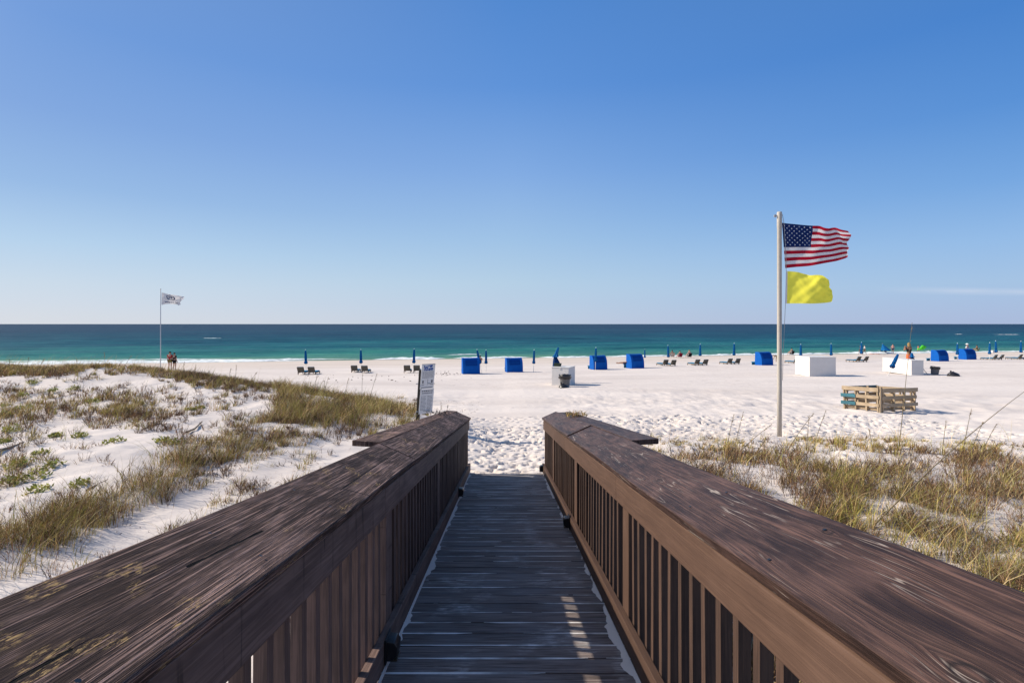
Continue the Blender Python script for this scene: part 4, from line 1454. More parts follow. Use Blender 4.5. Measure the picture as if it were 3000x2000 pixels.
def stalk(base, top, label, seeds=True, group="tall sea oat stalks", rad=0.006, col=STALK_COL, bow=0.10, tuft=True, name="sea_oats"):
    """tall thin stalk with drooping seed spikelets and a few long leaves"""
    r = np.random.default_rng(int(abs(base.x * 977 + base.y * 131)) % 100000)
    t = empty(name, base, 0, label, "plant", group)
    d = top - base
    L = d.length
    side = Vector((d.y, -d.x, 0))
    bowv = Vector((0.0, 0.0, 1.0)) * bow * L
    pts, radii = [], []
    for k in range(9):
        u = k / 8
        pts.append(d * u + bowv * (u * (1 - u)) * 1.5)
        radii.append(rad * (1 - 0.72 * u))
    mb = MB()
    mb.tube(pts, radii, 5)
    vt = M['stalk'] if 'stalk' in M else None
    mb.build("stem", M['stalk_mat'], t)
    if seeds:
        vg = Veg()
        n = 26
        us = r.uniform(0.74, 1.0, n)
        P = []
        for u in us:
            p = d * u + bowv * (u * (1 - u)) * 1.5
            P.append((p.x, p.y, p.z))
        P = np.array(P)
        h = r.uniform(-0.03, 0.03, n)
        vg.add(*blades(P, h, r.uniform(0.03, 0.08, n), r.normal(0.2, 1.2, n), np.full(n, 0.010), jit(np.array([0.30, 0.22, 0.12]), n, r), 2, 0.3))
        V = np.concatenate(vg.V)
        o = np_mesh("seed_head", V, np.concatenate(vg.Q), M['veg'], col=np.concatenate(vg.K), tris=np.concatenate(vg.T))
        o.parent = t
    if tuft:
        vg = Veg()
        n = 26
        a = r.uniform(0, 6.28, n)
        P = np.stack([np.cos(a) * r.uniform(0, .07, n), np.sin(a) * r.uniform(0, .07, n), np.zeros(n) - 0.01], -1)
        h = r.uniform(0.25, 0.6, n) * min(1.0, L * 0.8)
        vg.add(*blades(P, h, h * r.uniform(0.15, 0.8, n), np.where(r.random(n) < .6, r.normal(.2, .8, n), a), r.uniform(.006, .011, n), np.where(r.random((n, 1)) < .6, jit(GREEN * 1.25, n, r), jit(STRAW, n, r)), 4, 0.9))
        V = np.concatenate(vg.V)
        o = np_mesh("leaves", V, np.concatenate(vg.Q), M['veg'], col=np.concatenate(vg.K), tris=np.concatenate(vg.T))
        o.parent = t
    return t


M['stalk_mat'] = plain("stalk_straw", (0.20, 0.155, 0.09), 0.8, 0.2, 0.3, 20.0)
ST = [  # base px, top px, label
    (2634, 1312, 2672, 944, "tallest thin stalk rising in front of the pallets to above the horizon"),
    (2556, 1545, 3010, 1140, "long tan stalk leaning far over towards the edge of the photo"),
    (2128, 1318, 2150, 1212, "thin stalk beside the flagpole foot"), (2150, 1322, 2178, 1205, None), (2165, 1325, 2262, 1242, None), (2300, 1330, 2385, 1208, None), (2364, 1318, 2370, 1215, None), (2380, 1322, 2420, 1200, None),
    (2215, 1330, 2240, 1290, None), (2760, 1330, 2772, 1230, None), (2820, 1330, 2846, 1196, None), (2845, 1322, 2880, 1235, None), (2935, 1420, 2972, 1290, "dark stalk with drooping seeds standing near the leaning tan one"), (2560, 1330, 2545, 1255, None), (2870, 1340, 2920, 1240, None),
    (1059, 1190, 1062, 1092, "thin stalk before the lounger pair nearest the notice sign"), (1076, 1196, 1104, 1094, None), (1004, 1180, 1022, 1105, None), (915, 1168, 930, 1096, None), (945, 1172, 962, 1104, None), (690, 1135, 692, 1068, None), (668, 1130, 676, 1078, None), (566, 1132, 574, 1066, None), (534, 1112, 540, 1058, None), (720, 1140, 752, 1090, None),
    (548, 1232, 549, 1155, "thin bare stalk leaning on open sand near a lone small green plant"), (1290, 1262, 1292, 1180, "dark forked stalk standing beside the notice sign"), (1300, 1264, 1312, 1186, None),
    (30, 1090, 27, 1050, None), (78, 1092, 84, 1046, None), (310, 1094, 305, 1032, None), (355, 1094, 385, 1040, None), (225, 1092, 224, 1050, None), (108, 1092, 130, 1050, None)]
for bx, by, tx, ty, lab in ST:
    b = at(bx, by)
    tp = seen(tx, ty, b.y)
    rgt = bx > 1500
    lb = lab or ("thin seeded stalk standing in the scrub beyond the black-stained railing" if rgt else "thin seeded stalk standing in the grass of the dune crest")
    big = abs(bx - 2556) < 2
    bare = bx in (548,)
    stalk(b, tp, lb, not bare and not big, "tall thin stalks on the dunes", 0.009 if big else 0.0065 if b.y < 9 else 0.008, bow=0.02 if bx in (2634, 548) else 0.08, tuft=not bare)


# bare sticks lying on the dune
def stick(pts, rad, label):
    P = []
    for qx, qy in pts:
        g = at(qx, qy)
        P.append(Vector((g.x, g.y, g.z + rad * 0.6)))
    mb = MB()
    o = P[0].copy()
    mb.tube([p - o for p in P], [rad * (1 - 0.5 * i / len(P)) for i in range(len(P))], 7)
    mb.build("dead_branch", M['driftwood'], None, 0, o)
    tag(bpy.context.scene.objects[-1] if False else C.objects[-1], label, "branch", "dead branches lying on the dune")


stick([(-40, 1332), (30, 1316), (70, 1300)], 0.035, "thick dark dead branch at the edge of the photo, low on the dune")
stick([(140, 1298), (180, 1282), (222, 1262)], 0.016, "long pale dead stick on bare sand below the leafy plants")
stick([(255, 1440), (320, 1408), (395, 1376)], 0.025, "long grey dead branch by the thick grass near the railing")
stick([(368, 1228), (385, 1236), (400, 1252)], 0.018, "short dark dead branch under the big brown clump")
stick([(545, 1268), (570, 1258), (592, 1236)], 0.02, "grey dead branch next to the thick grass sweep on open sand")
stick([(418, 1262), (440, 1250), (470, 1242)], 0.022, "short curved dead branch behind the round dark clump")

# ------------------------------------------------------------------ flags and poles


def curve(pts, u):
    a = np.array(pts, dtype=float)
    # smooth interpolation through (u, x, y)
    out = []
    for k in (1, 2):
        x, y = a[:, 0], a[:, k]
        m = np.gradient(y, x)
        i = int(np.clip(np.searchsorted(x, u) - 1, 0, len(x) - 2))
        h = x[i + 1] - x[i]
        t = (u - x[i]) / h
        out.append((1 + 2 * t) * (1 - t) ** 2 * y[i] + t * (1 - t) ** 2 * h * m[i] + t * t * (3 - 2 * t) * y[i + 1] + t * t * (t - 1) * h * m[i + 1])
    return out


def flag_surface(top, bot, edge, Y0, amp, fx, fv, phase, origin):
    """top/bottom outline points (u, photo px, photo py), edge: (v, dpx) bulge of the fly, returns P(u, v)"""
    def P(u, v):
        tx, ty = curve(top, u)
        bx, by = curve(bot, u)
        e = np.interp(v, [p[0] for p in edge], [p[1] for p in edge]) * u ** 4
        x, y = tx + (bx - tx) * v + e, ty + (by - ty) * v
        p = seen(x, y, Y0)
        dy = amp * u ** 0.8 * math.sin(2 * math.pi * (fx * u + fv * v) + phase) + amp * 0.35 * u * math.sin(2 * math.pi * (2.3 * fx * u - 0.9 * v) + phase * 2)
        dy += amp * 0.16 * u ** 0.5 * math.sin(2 * math.pi * (3.1 * u + 2.6 * v) + phase) + amp * 0.09 * math.sin(2 * math.pi * (5.3 * u - 4.1 * v) + 1.3 * phase) * u ** 0.5
        return Vector((p.x, p.y + dy, p.z)) - origin
    return P


def flag_grid(name, P, nu, nv, matf, mats, extra=None):
    mb = MB()
    for i in range(nu):
        for j in range(nv):
            u0, u1, v0, v1 = i / nu, (i + 1) / nu, j / nv, (j + 1) / nv
            mb.face([P(u0, v1), P(u1, v1), P(u1, v0), P(u0, v0)], None, matf((u0 + u1) / 2, (v0 + v1) / 2), True)
    if extra:
        extra(mb)
    return mb


# the thick pole by the ramp
PY = 12.8
pb = seen(2283.5, 1290, PY)
pb.z = gz(pb.x, pb.y) - 0.1
ptop = seen(2281.5, 621, PY).z
t = empty("flagpole", pb, 0, "thick pale flagpole standing in the sand behind the scrub", "flagpole")
mb = MB()
Hp = ptop - pb.z
mb.lathe([(0.056, 0), (0.056, Hp * 0.25), (0.054, Hp * 0.6), (0.055, Hp * 0.601), (0.055, Hp * 0.93), (0.060, Hp * 0.932), (0.060, Hp - 0.02), (0.053, Hp), (0.0, Hp + 0.004)], 20)
mb.build("pole", M['pole'], t)
mb = MB()
mb.lathe([(0.035, -0.012), (0.035, 0.012)], 12, (-0.105, 0, Hp - 0.10), 0, Matrix.Rotation(R(90), 3, 'X').to_4x4())
mb.bar((-0.12, 0, Hp - 0.10), (-0.05, 0, Hp - 0.10), 0.02, 0.03)
mb.build("pulley", M['metal'], t)
mb = MB()
rx = 0.135
mb.tube([(0.07, -0.01, Hp - 0.06), (rx * 0.8, -0.01, Hp - 0.28), (rx + 0.02, -0.01, Hp - 1.05), (rx + .03, -0.01, Hp - 1.5), (rx + 0.01, -0.01, Hp - 2.3), (0.085, -0.01, Hp - 3.6), (0.072, -0.01, Hp - 4.2)], 0.006, 5)
mb.build("halyard", M['rope'], t)

o0 = seen(2291, 653, PY)
top = [(0, 2291, 652.6), (0.2, 2334, 657), (0.4, 2378, 662), (0.55, 2405, 664), (0.7, 2430, 668), (0.85, 2452, 666), (0.93, 2462, 674), (1, 2477, 679)]
bot = [(0, 2300.4, 785.5), (0.2, 2336, 782), (0.4, 2372, 778.8), (0.6, 2415, 771), (0.8, 2450, 764.5), (1, 2486, 753)]
USP = flag_surface(top, bot, [(0, 0), (0.15, 4), (0.32, 2), (0.42, -4), (0.5, -2), (0.65, 3), (0.85, 2), (1, 0)], PY, 0.10, 1.6, 0.45, 0.4, o0)


def us_mat(u, v):
    row = int(v * 13)
    if u < 0.40 and v < 7 / 13:
        return 2
    return 0 if row % 2 == 0 else 1


def stars(mb):
    for i in range(9):
        for j in range(6 if i % 2 == 0 else 5):
            cu = 0.40 * ((2 * j + 1 + (i % 2)) / 12.0)
            cv = (7 / 13) * (i + 1) / 10.0
            for side in (-1, 1):
                ring = []
                for k in range(10):
                    rr = 0.0205 if k % 2 == 0 else 0.0095
                    a = math.pi / 2 + k * math.pi / 5
                    u, v = cu + rr * math.cos(a) * 0.62, cv - rr * math.sin(a)
                    p = USP(u, v)
                    p.y += side * 0.004
                    ring.append(p)
                c = USP(cu, cv)
                c.y += side * 0.004
                for k in range(10):
                    tri = [c, ring[k], ring[(k + 1) % 10]]
                    mb.face(tri if side < 0 else tri[::-1], None, 3)


mb = flag_grid("american_flag", USP, 60, 39, us_mat, None, stars)
o = mb.build("american_flag", [M['flag_red'], M['flag_white'], M['flag_blue'], M['flag_star']], None, 0, o0)
tag(o, "red and white striped flag with white stars on blue, flying from the thick flagpole", "flag")

o1 = seen(2303, 794, PY)
top = [(0, 2303.5, 794), (0.25, 2336, 797), (0.5, 2367, 806.5), (0.75, 2402, 805), (0.9, 2420, 810), (1, 2432, 819)]
bot = [(0, 2301.5, 889), (0.3, 2342, 888.5), (0.6, 2384, 889), (0.85, 2415, 887), (1, 2434, 884)]
YP = flag_surface(top, bot, [(0, 0), (0.35, -5), (0.65, 2), (0.8, 3), (1, 0)], PY, 0.075, 1.0, 0.55, 2.2, o1)
mb = flag_grid("yellow_flag", YP, 36, 24, lambda u, v: 1 if u < 0.028 else 0, None)
o = mb.build("yellow_flag", [M['flag_yellow'], M['flag_white']], None, 0, o1)
tag(o, "plain yellow flag flying from the thick flagpole under the striped one", "flag")

# thin pole with the white logo flag, beyond the dune
LY = 34.0
lb = seen(470.5, 1117, LY)
lb.z = gz(lb.x, lb.y) - 0.1
Hl = seen(471, 848, LY).z - lb.z
t = empty("flagpole", lb, 0, "thin grey flagpole standing on the beach behind the dune crest", "flagpole")
mb = MB()
mb.lathe([(0.030, 0), (0.026, Hl * 0.5), (0.020, Hl), (0.0, Hl + 0.01)], 10)
mb.build("pole", M['thin_pole'], t)
mb = MB()
mb.lathe([(0.022, 0), (0.038, 0.02), (0.03, 0.05), (0.0, 0.06)], 10, (0, 0, Hl))
mb.build("finial", M['metal'], t)
o2 = seen(473, 857, LY)
top = [(0, 473.5, 856.5), (0.3, 489, 860.5), (0.6, 510, 864), (1, 537, 869)]
bot = [(0, 473, 893), (0.3, 495, 890), (0.6, 516, 892), (0.85, 527, 895), (1, 533, 891)]
WP = flag_surface(top, bot, [(0, 0), (0.4, 4), (0.7, -3), (1, 0)], LY, 0.16, 1.3, 0.4, 0.9, o2)
mb = flag_grid("logo_flag", WP, 30, 16, lambda u, v: 0, None)


def on_flag(P, cu, cv, pts, mi):
    for side in (-1, 1):
        f = []
        for du, dv in pts:
            p = P(min(max(cu + du, 0), 1), min(max(cv + dv, 0), 1))
            p.y += side * 0.012
            f.append(p)
        mb.face(f if side < 0 else f[::-1], None, mi)


for k in range(24):                          # ring of the emblem
    a, b = 2 * math.pi * k / 24, 2 * math.pi * (k + 1) / 24
    r0, r1 = 0.125, 0.160
    on_flag(WP, 0.44, 0.33, [(r1 * math.cos(a), 1.6 * r1 * math.sin(a)), (r1 * math.cos(b), 1.6 * r1 * math.sin(b)), (r0 * math.cos(b), 1.6 * r0 * math.sin(b)), (r0 * math.cos(a), 1.6 * r0 * math.sin(a))], 1)
for u0, u1, v0, v1 in ((-.060, -.035, -.10, .11), (-.035, .02, -.02, .015), (.012, .035, -.10, .11), (.035, .06, -.10, -.065), (.055, .075, -.07, .06), (.035, .06, .05, .085)):
    on_flag(WP, 0.44, 0.33, [(u0, v1), (u1, v1), (u1, v0), (u0, v0)], 1)
for u0, u1, v0 in ((-.27, -.23, .45), (-.22, -.19, .46), (-.18, -.145, .45), (-.135, -.10, .46), (-.09, -.06, .46), (-.02, .0, .46), (.03, .045, .46), (.10, .14, .46), (.15, .175, .45), (.19, .225, .46), (.235, .265, .46)):
    on_flag(WP, 0.44, 0.33, [(u0, v0 + .07), (u1, v0 + .07), (u1, v0), (u0, v0)], 1)
o = mb.build("logo_flag", [M['flag_grey'], M['logo_blue']], None, 0, o2)
tag(o, "weathered white flag with a round blue emblem, flying from the thin pole", "flag")

# ------------------------------------------------------------------ notice sign at the foot of the dune
SY = 12.7
sb = seen(1222, 1266, SY)
sb.z = gz(sb.x, sb.y)
t = empty("notice_sign", sb, 0, "tall white notice sign with blue heading on a leaning wooden post", "sign")
lean = Vector((10.0 / 127, 0, 1)).normalized()          # leans a little to the right
ztop = seen(1226, 1083, SY).z - sb.z
mb = MB()
mb.bar((-0.012, 0, -0.3), (-0.012 + lean.x * ztop, 0, ztop), 0.085, 0.085, (0, 1, 0))
mb.build("post", M['post_wood'], t, 0.004)
YA = R(38)                                              # the panels are seen at an angle
ax = Vector((math.cos(YA), math.sin(YA) , 0))
nrm = Vector((math.sin(YA), -math.cos(YA), 0))


def sgn_panel(name, px_l, px_r, y_top, y_bot):
    w = (px_r - px_l) / F * SY / math.cos(YA)
    zt, zb = seen(0, y_top, SY).z - sb.z, seen(0, y_bot, SY).z - sb.z
    # lower left corner
    x0 = seen(px_l, y_bot, SY).x - sb.x
    def Q(a, b, off=0.0):
        z = zb + (zt - zb) * b
        return Vector((x0, -0.05, 0)) + ax * (w * a) + Vector((lean.x / lean.z * (z - zb), 0, z)) + nrm * off
    mb = MB()
    mb.hexa([Q(0, 0, .012), Q(1, 0, .012), Q(1, 0, 0), Q(0, 0, 0), Q(0, 1, .012), Q(1, 1, .012), Q(1, 1, 0), Q(0, 1, 0)])
    return mb, Q


def rect(mb, Q, a0, a1, b0, b1, mi, off=0.0145):
    mb.face([Q(a0, b0, off), Q(a1, b0, off), Q(a1, b1, off), Q(a0, b1, off)], None, mi)


rs = random.Random(4)
mb, Q = sgn_panel("upper_panel", 1231, 1266, 1066, 1139)
for k in range(7):                           # blue heading: three bold letters over a splash
    pass
for (pts) in ([(.16, .94), (.24, .94), (.28, .84), (.34, .93), (.40, .84), (.43, .94), (.50, .94), (.44, .78), (.37, .78), (.33, .85), (.29, .78), (.22, .78)],
              [(.52, .94), (.80, .96), (.82, .91), (.66, .83), (.84, .84), (.86, .78), (.50, .78), (.50, .82), (.66, .90), (.52, .90)],
              [(.14, .77), (.88, .77), (.78, .73), (.68, .75), (.58, .72), (.48, .75), (.38, .72), (.28, .75), (.20, .73)]):
    mb.face([Q(a, b, .0145) for a, b in pts][::-1], None, 2)
mb.face([Q(a, b, .0150) for a, b in ((.56, .83), (.62, .80), (.66, .85), (.60, .87))], None, 0)
rect(mb, Q, .0, 1.0, .985, 1.0, 1)
for k in range(6):
    b = .68 - k * .048
    a = .10
    while a < .88:
        l = rs.uniform(.04, .13)
        rect(mb, Q, a, min(a + l, .92), b, b + .017, 1)
        a += l + .03
for cx, wv, hv in ((.17, .10, .12), (.52, .03, .17), (.83, .12, .13)):
    rect(mb, Q, cx - wv / 2, cx + wv / 2, .22, .22 + hv, 1)
    rect(mb, Q, cx - wv * .9, cx + wv * .9, .155, .175, 1)
rect(mb, Q, .62, .78, .19, .21, 1)
rect(mb, Q, .06, .86, .045, .068, 1)
mb.build("upper_panel", [M['sign'], M['ink'], M['ink_blue']], t)
mb, Q = sgn_panel("lower_panel", 1227, 1262, 1140, 1212)
for k, (b, h) in enumerate(((.90, .045), (.82, .035))):
    a = .10 + .04 * k
    while a < .84:
        l = rs.uniform(.08, .16)
        rect(mb, Q, a, min(a + l, .90), b, b + h, 1)
        a += l + .035
for k in range(11):
    b = .70 - k * .055
    for a0, a1 in ((.06, .46), (.54, .92)):
        a = a0 + .02 * rs.random()
        while a < a1 - .05:
            l = rs.uniform(.04, .12)
            rect(mb, Q, a, min(a + l, a1), b, b + .018, 1)
            a += l + .025
mb.build("lower_panel", [M['sign'], M['ink'], M['ink_blue']], t)
mb = MB()
for q in (.25, .75):
    mb.bar((-0.02, -0.05, ztop * q), (0.30, 0.10, ztop * q), 0.03, 0.02)
mb.build("bracket", M['metal'], t)

# ------------------------------------------------------------------ beach furniture
# folded beach umbrella
def umbrella_mesh(h, cloth_h, rtop=0.055, rbot=0.13):
    mb = MB()
    z0 = h - cloth_h
    prof = [(0.07, z0), (rbot, z0 + 0.06), (rbot * 0.95, z0 + 0.18), (rbot * 0.62, z0 + 0.32), (rbot * 0.72, z0 + 0.36), (rbot * 0.66, z0 + 0.6 * cloth_h), (rtop, h - 0.08), (0.018, h)]
    n = 16
    P = []
    for k, (r_, z) in enumerate(prof):
        P.append([Vector((r_ * (1 + 0.22 * (1 if j % 2 else -1)) * math.cos(2 * math.pi * j / n), r_ * (1 + 0.22 * (1 if j % 2 else -1)) * math.sin(2 * math.pi * j / n), z)) for j in range(n)])
    for i in range(len(P) - 1):
        for j in range(n):
            q = (j + 1) % n
            mb.face([P[i][j], P[i][q], P[i + 1][q], P[i + 1][j]], None, 1 if i == 0 else 0, False)
    mb.face(P[0][::-1], None, 1)
    return mb


_um = umbrella_mesh(1.95, 1.22).mesh("umbrella_canopy", [M['umb'], M['umb_dark']])
mb = MB(); mb.lathe([(0.019, -0.25), (0.019, 0.95)], 8); _up = mb.mesh("umbrella_pole", [M['umb_pole']])
mb = MB(); mb.lathe([(0.012, 1.93), (0.030, 1.95), (0.030, 2.0), (0.0, 2.03)], 8); _ut = mb.mesh("umbrella_tip", [M['umb_tip']])
mb = MB(); mb.lathe([(0.105, 1.08), (0.108, 1.10), (0.105, 1.13)], 12); _us = mb.mesh("umbrella_strap", [M['umb_dark']])


def mesh_child(name, me, parent):
    o = bpy.data.objects.new(name, me)
    C.objects.link(o)
    o.parent = parent
    return o


def umbrella(base, top, label, group="folded blue beach umbrellas", face=0.0):
    t = empty("beach_umbrella", base, 0, label, "umbrella", group)
    d = top - base
    t.rotation_mode = 'QUATERNION'
    t.rotation_quaternion = d.to_track_quat('Z', 'Y')
    s = d.length / 2.03
    t.scale = (s, s, s)
    for n_, me in (("canopy", _um), ("pole", _up), ("tip", _ut), ("strap", _us)):
        mesh_child(n_, me, t)
    return t


UMB = [(897, 1090, 895, 1023, "folded blue umbrella between the loungers nearest the grassy dune"), (1058, 1088, 1057, 1022, "folded blue umbrella behind the second pair of loungers from the dune"), (1212, 1088, 1213.5, 1020, "folded blue umbrella rising just left of the notice sign"),
       (1424, 1089, 1424, 1023, "upright folded blue umbrella just right of the first cabana from the sign"), (1563, 1089, 1565, 1023, "folded blue umbrella between the second cabana from the sign and the white box"),
       (1744, 1083, 1746, 1016, "folded blue umbrella standing in front of a cabana, its white pole crossing the hood"), (1889, 1062, 1889, 1022, "short folded umbrella by the water, behind the sunbather's cabana"),
       (1959, 1067, 1957, 1010, "folded blue umbrella beside three people sitting by the water"), (2051, 1063, 2051.6, 1006.6, "folded blue umbrella behind the middle pair of loungers, right of the seated people"), (2150, 1062, 2151, 1003.6, "folded blue umbrella behind the lounger pair left of the flagpole cabana"),
       (2346, 1062, 2346, 1006.6, "folded blue umbrella behind the widest white box, near its sunlit side"), (2435, 1061, 2435, 1005, "folded blue umbrella behind the widest white box, near its shaded end"), (2523, 1056, 2524, 1001, "folded blue umbrella with a strolling couple behind it"),
       (2804, 1058, 2805, 1004, "folded blue umbrella standing between the two farthest cabanas"), (2899, 1057, 2899.7, 1002, "folded blue umbrella behind the loungers, just right of the last cabana"), (2919, 1052, 2917, 997, "leaning paler folded umbrella near the water, right of the last cabana"), (2991, 1052, 2991, 998, "folded blue umbrella at the far right edge above the last loungers")]
for bx, by, tx, ty, lab in UMB:
    b = at_far(bx, by, 26)
    umbrella(b, seen(tx, ty, b.y), lab)
b = at_far(1411, 1090, 26)
umbrella(b, seen(1397, 1022, b.y), "leaning folded blue umbrella sticking up behind the first cabana from the sign")

# hooded beach cabana: local +y is its open front
def cabana_meshes():
    W, D, Hh = 1.50, 1.10, 1.36
    prof = [(0.42, 0.02), (0.40, Hh * 0.98)]
    side = [(0.42, 0.04), (0.38, Hh), (0.10, Hh + 0.02)]
    for k in range(1, 9):
        a = math.pi / 2 * k / 8
        side.append((0.10 - 0.66 * math.sin(a) ** 0.9 * 1.0, 0.10 + (Hh - 0.08) * math.cos(a) ** 0.75))
    side.append((-0.58, 0.04))
    out = {}
    mb = MB()
    hood = side[1:]
    for i in range(len(hood) - 1):
        (y0, z0), (y1, z1) = hood[i], hood[i + 1]
        for k in range(6):
            xa_, xb_ = -W / 2 + W * k / 6, -W / 2 + W * (k + 1) / 6
            sag = lambda x, z: z - 0.018 * (1 - (2 * (x / W)) ** 2) * (1 if 0.2 < z else 0)
            mb.face([(xa_, y0, sag(xa_, z0)), (xb_, y0, sag(xb_, z0)), (xb_, y1, sag(xb_, z1)), (xa_, y1, sag(xa_, z1))][::-1], None, 0, True)
    for yv, z in ((hood[3][0] - 0.012, hood[3][1]), (hood[6][0] - 0.012, hood[6][1])):       # seams where the bows lie under the cloth
        mb.bar((-W / 2, yv, z), (W / 2, yv, z), 0.03, 0.02, (0, 0, 1), 0)
    out['hood'] = mb.mesh("cabana_hood", [M['canvas']])
    for sname, x in (("a", -W / 2), ("b", W / 2)):
        mb = MB()
        cy, cz = -0.05, 0.35
        ring = [(x, y, z) for y, z in side]
        bul = x + (0.03 if x > 0 else -0.03)
        for i in range(len(ring)):
            j = (i + 1) % len(ring)
            f = [(bul, cy, cz), ring[i], ring[j]]
            mb.face(f if x < 0 else f[::-1], None, 0, True)
        out['side_' + sname] = mb.mesh("cabana_side", [M['canvas']])
    mb = MB()
    mb.box(0, 0.0, 0.36, W - 0.06, 0.80, 0.06)
    mb.box(0, -0.40, 0.62, W - 0.06, 0.05, 0.50)
    out['bench'] = mb.mesh("cabana_bench", [M['canvas_in']])
    mb = MB()
    for x in (-W / 2 + 0.06, 0, W / 2 - 0.06):
        mb.box(x, -0.02, 0.17, 0.05, 0.86, 0.30)
    out['frame'] = mb.mesh("cabana_frame", [M['chair_wood']])
    mb = MB()
    for x in (-0.37, 0.37):
        mb.box(x, 0.74, 0.30, 0.60, 0.62, 0.05)
        mb.box(x, 0.98, 0.14, 0.50, 0.05, 0.28)
    out['footrest'] = mb.mesh("cabana_footrest", [M['cushion']])
    mb = MB()
    for i in range(5, 8):
        (y0, z0), (y1, z1) = side[i], side[i + 1]
        y0 -= .014; y1 -= .014; z0 += .004; z1 += .004
        mb.face([(-.52, y0, z0), (.52, y0, z0), (.52, y1, z1), (-.52, y1, z1)][::-1])
    out['pocket'] = mb.mesh("cabana_window_flap", [M['canvas_dark']])
    return out


CM = cabana_meshes()


def cabana(px0, px1, by, top, yaw, label):
    b = at_far((px0 + px1) / 2, by, 26)
    t = empty("beach_cabana", b + Vector((0, 0.5, 0)), R(yaw), label, "cabana", "blue hooded cabanas along the beach")
    t.location.z = gz(t.location.x, t.location.y) - 0.02
    s = (by - top) / F * b.y / 1.38
    w = (px1 - px0) / F * b.y / (1.50 * math.cos(R(yaw)) + 1.0 * abs(math.sin(R(yaw + math.degrees(math.atan2(b.x, b.y))))))
    t.scale = (min(max(w, .8 * s), 1.25 * s), s, s)
    for n_, k in (("hood", 'hood'), ("side_panel", 'side_a'), ("side_panel", 'side_b'), ("bench", 'bench'), ("frame", 'frame'), ("footrest", 'footrest'), ("window_flap", 'pocket')):
        mesh_child(n_, CM[k], t)
    return t


cabana(1350, 1404, 1095, 1047, 14, "blue cabana closest to the notice sign, an umbrella leaning up behind it")
cabana(1478, 1532, 1090, 1047, 14, "second blue cabana from the notice sign, between two upright umbrellas")
cabana(1727, 1782, 1082, 1040, 17, "blue cabana with an umbrella pole standing right in front of it")
cabana(1835, 1891, 1079, 1036, 20, "blue cabana with a sunbather's bare legs sticking out beside it")
cabana(2215, 2272, 1070, 1030, 16, "blue cabana just left of the thick flagpole")
cabana(2733, 2790, 1058, 1024, 14, "blue cabana behind the grey bin and black sack")
cabana(2813, 2872, 1053, 1021, 14, "last blue cabana on the right, a white hat showing above it")


# wooden lounger with blue pad: local +y is the foot end
def lounger_meshes():
    out = {}
    mb = MB()
    for x in (-0.28, 0.28):
        mb.box(x, 0.35, 0.17, 0.045, 1.35, 0.07)
    for k in range(9):
        mb.box(0, -0.28 + k * 0.15, 0.21, 0.54, 0.09, 0.02)
    out['frame'] = mb.mesh("lounger_frame", [M['chair_wood']])
    mb = MB()
    mb.box(0, 0, 0.07, 0.055, 0.055, 0.16)
    out['leg'] = mb.mesh("lounger_leg", [M['chair_wood']])
    mb = MB()
    a = R(30)
    M4 = Matrix.Translation((0, -0.30, 0.22)) @ Matrix.Rotation(a, 4, 'X')
    for x in (-0.26, 0.26):
        mb.box(x, 0, 0.26, 0.045, 0.045, 0.52, 0, M4)
    for k in range(4):
        mb.box(0, 0.0, 0.08 + k * 0.135, 0.52, 0.025, 0.10, 0, M4)
    mb.bar(M4 @ Vector((-.2, -.02, .40)), (-.2, -0.46, 0.20), 0.03, 0.03)
    mb.bar(M4 @ Vector((.2, -.02, .40)), (.2, -0.46, 0.20), 0.03, 0.03)
    out['backrest'] = mb.mesh("lounger_back", [M['sling']])
    mb = MB()
    mb.box(0, 0.38, 0.25, 0.51, 1.22, 0.06)
    mb.box(0, 0.05, 0.27, 0.51, 0.05, 0.50, 0, M4)
    out['cushion'] = mb.mesh("lounger_cushion", [M['cushion']])
    return out


LM = lounger_meshes()


def lounger(px, by, yaw, label, s=1.0):
    b = at_far(px, by, 26)
    t = empty("sun_lounger", b, R(yaw), label, "sun lounger", "wooden sun loungers in pairs along the beach")
    t.location.z = gz(b.x, b.y) - 0.02
    t.scale = (s, s, s)
    for n_ in ("frame", "backrest", "cushion"):
        mesh_child(n_, LM[n_], t)
    for x in (-0.27, 0.27):
        for y in (-0.25, 0.95):
            o = mesh_child("leg", LM['leg'], t)
            o.location = (x, y, 0)
    return t


LG = [(886, 1096, 4, "dark slatted lounger at the dune end, left of its umbrella"), (917, 1096, 4, "dark slatted lounger at the dune end, right of its umbrella"), (1041, 1091, 5, "lounger with blue head pad in the second pair from the dune"), (1071, 1092, 5, "greenish brown lounger in the second pair from the dune"),
      (1194, 1091, 6, "lounger standing clear of the notice sign, in the pair behind it"), (1222, 1091, 6, "lounger half hidden by the post of the notice sign"),
      (1944, 1071, 14, "lounger with teal pad showing, in the pair right of the sunbather's cabana"), (1967, 1072, 14, "lounger at the right of the pair beside the sunbather's cabana"), (2036, 1070, 15, "lounger with long blue pad, left one of the middle pair"), (2060, 1070, 15, "lounger at the right of the middle pair"),
      (2131, 1067, 16, "left lounger of the pair beside the flagpole cabana"), (2154, 1067, 16, "upright-backed lounger nearest the flagpole cabana"), (2325, 1064, 18, "lounger with blue pad beside the sunlit side of the widest white box"), (2372, 1062, 18, "lounger hidden behind the widest white box"),
      (2506, 1060, 20, "lounger with bright blue pad between the two right-hand white boxes"), (2528, 1060, 20, "lounger with dark back, right one of the pair between two white boxes"), (2904, 1054, 22, "lounger right beside the last cabana, in the nearer of two pairs"), (2923, 1054, 22, "raised-backed lounger in the pair beside the last cabana"), (2977, 1053, 22, "lounger with green-blue pad in the pair at the photo's edge"), (2995, 1053, 22, "lounger cut off by the right edge of the photo")]
for px_, by_, yaw_, lab in LG:
    lounger(px_, by_, yaw_, lab)


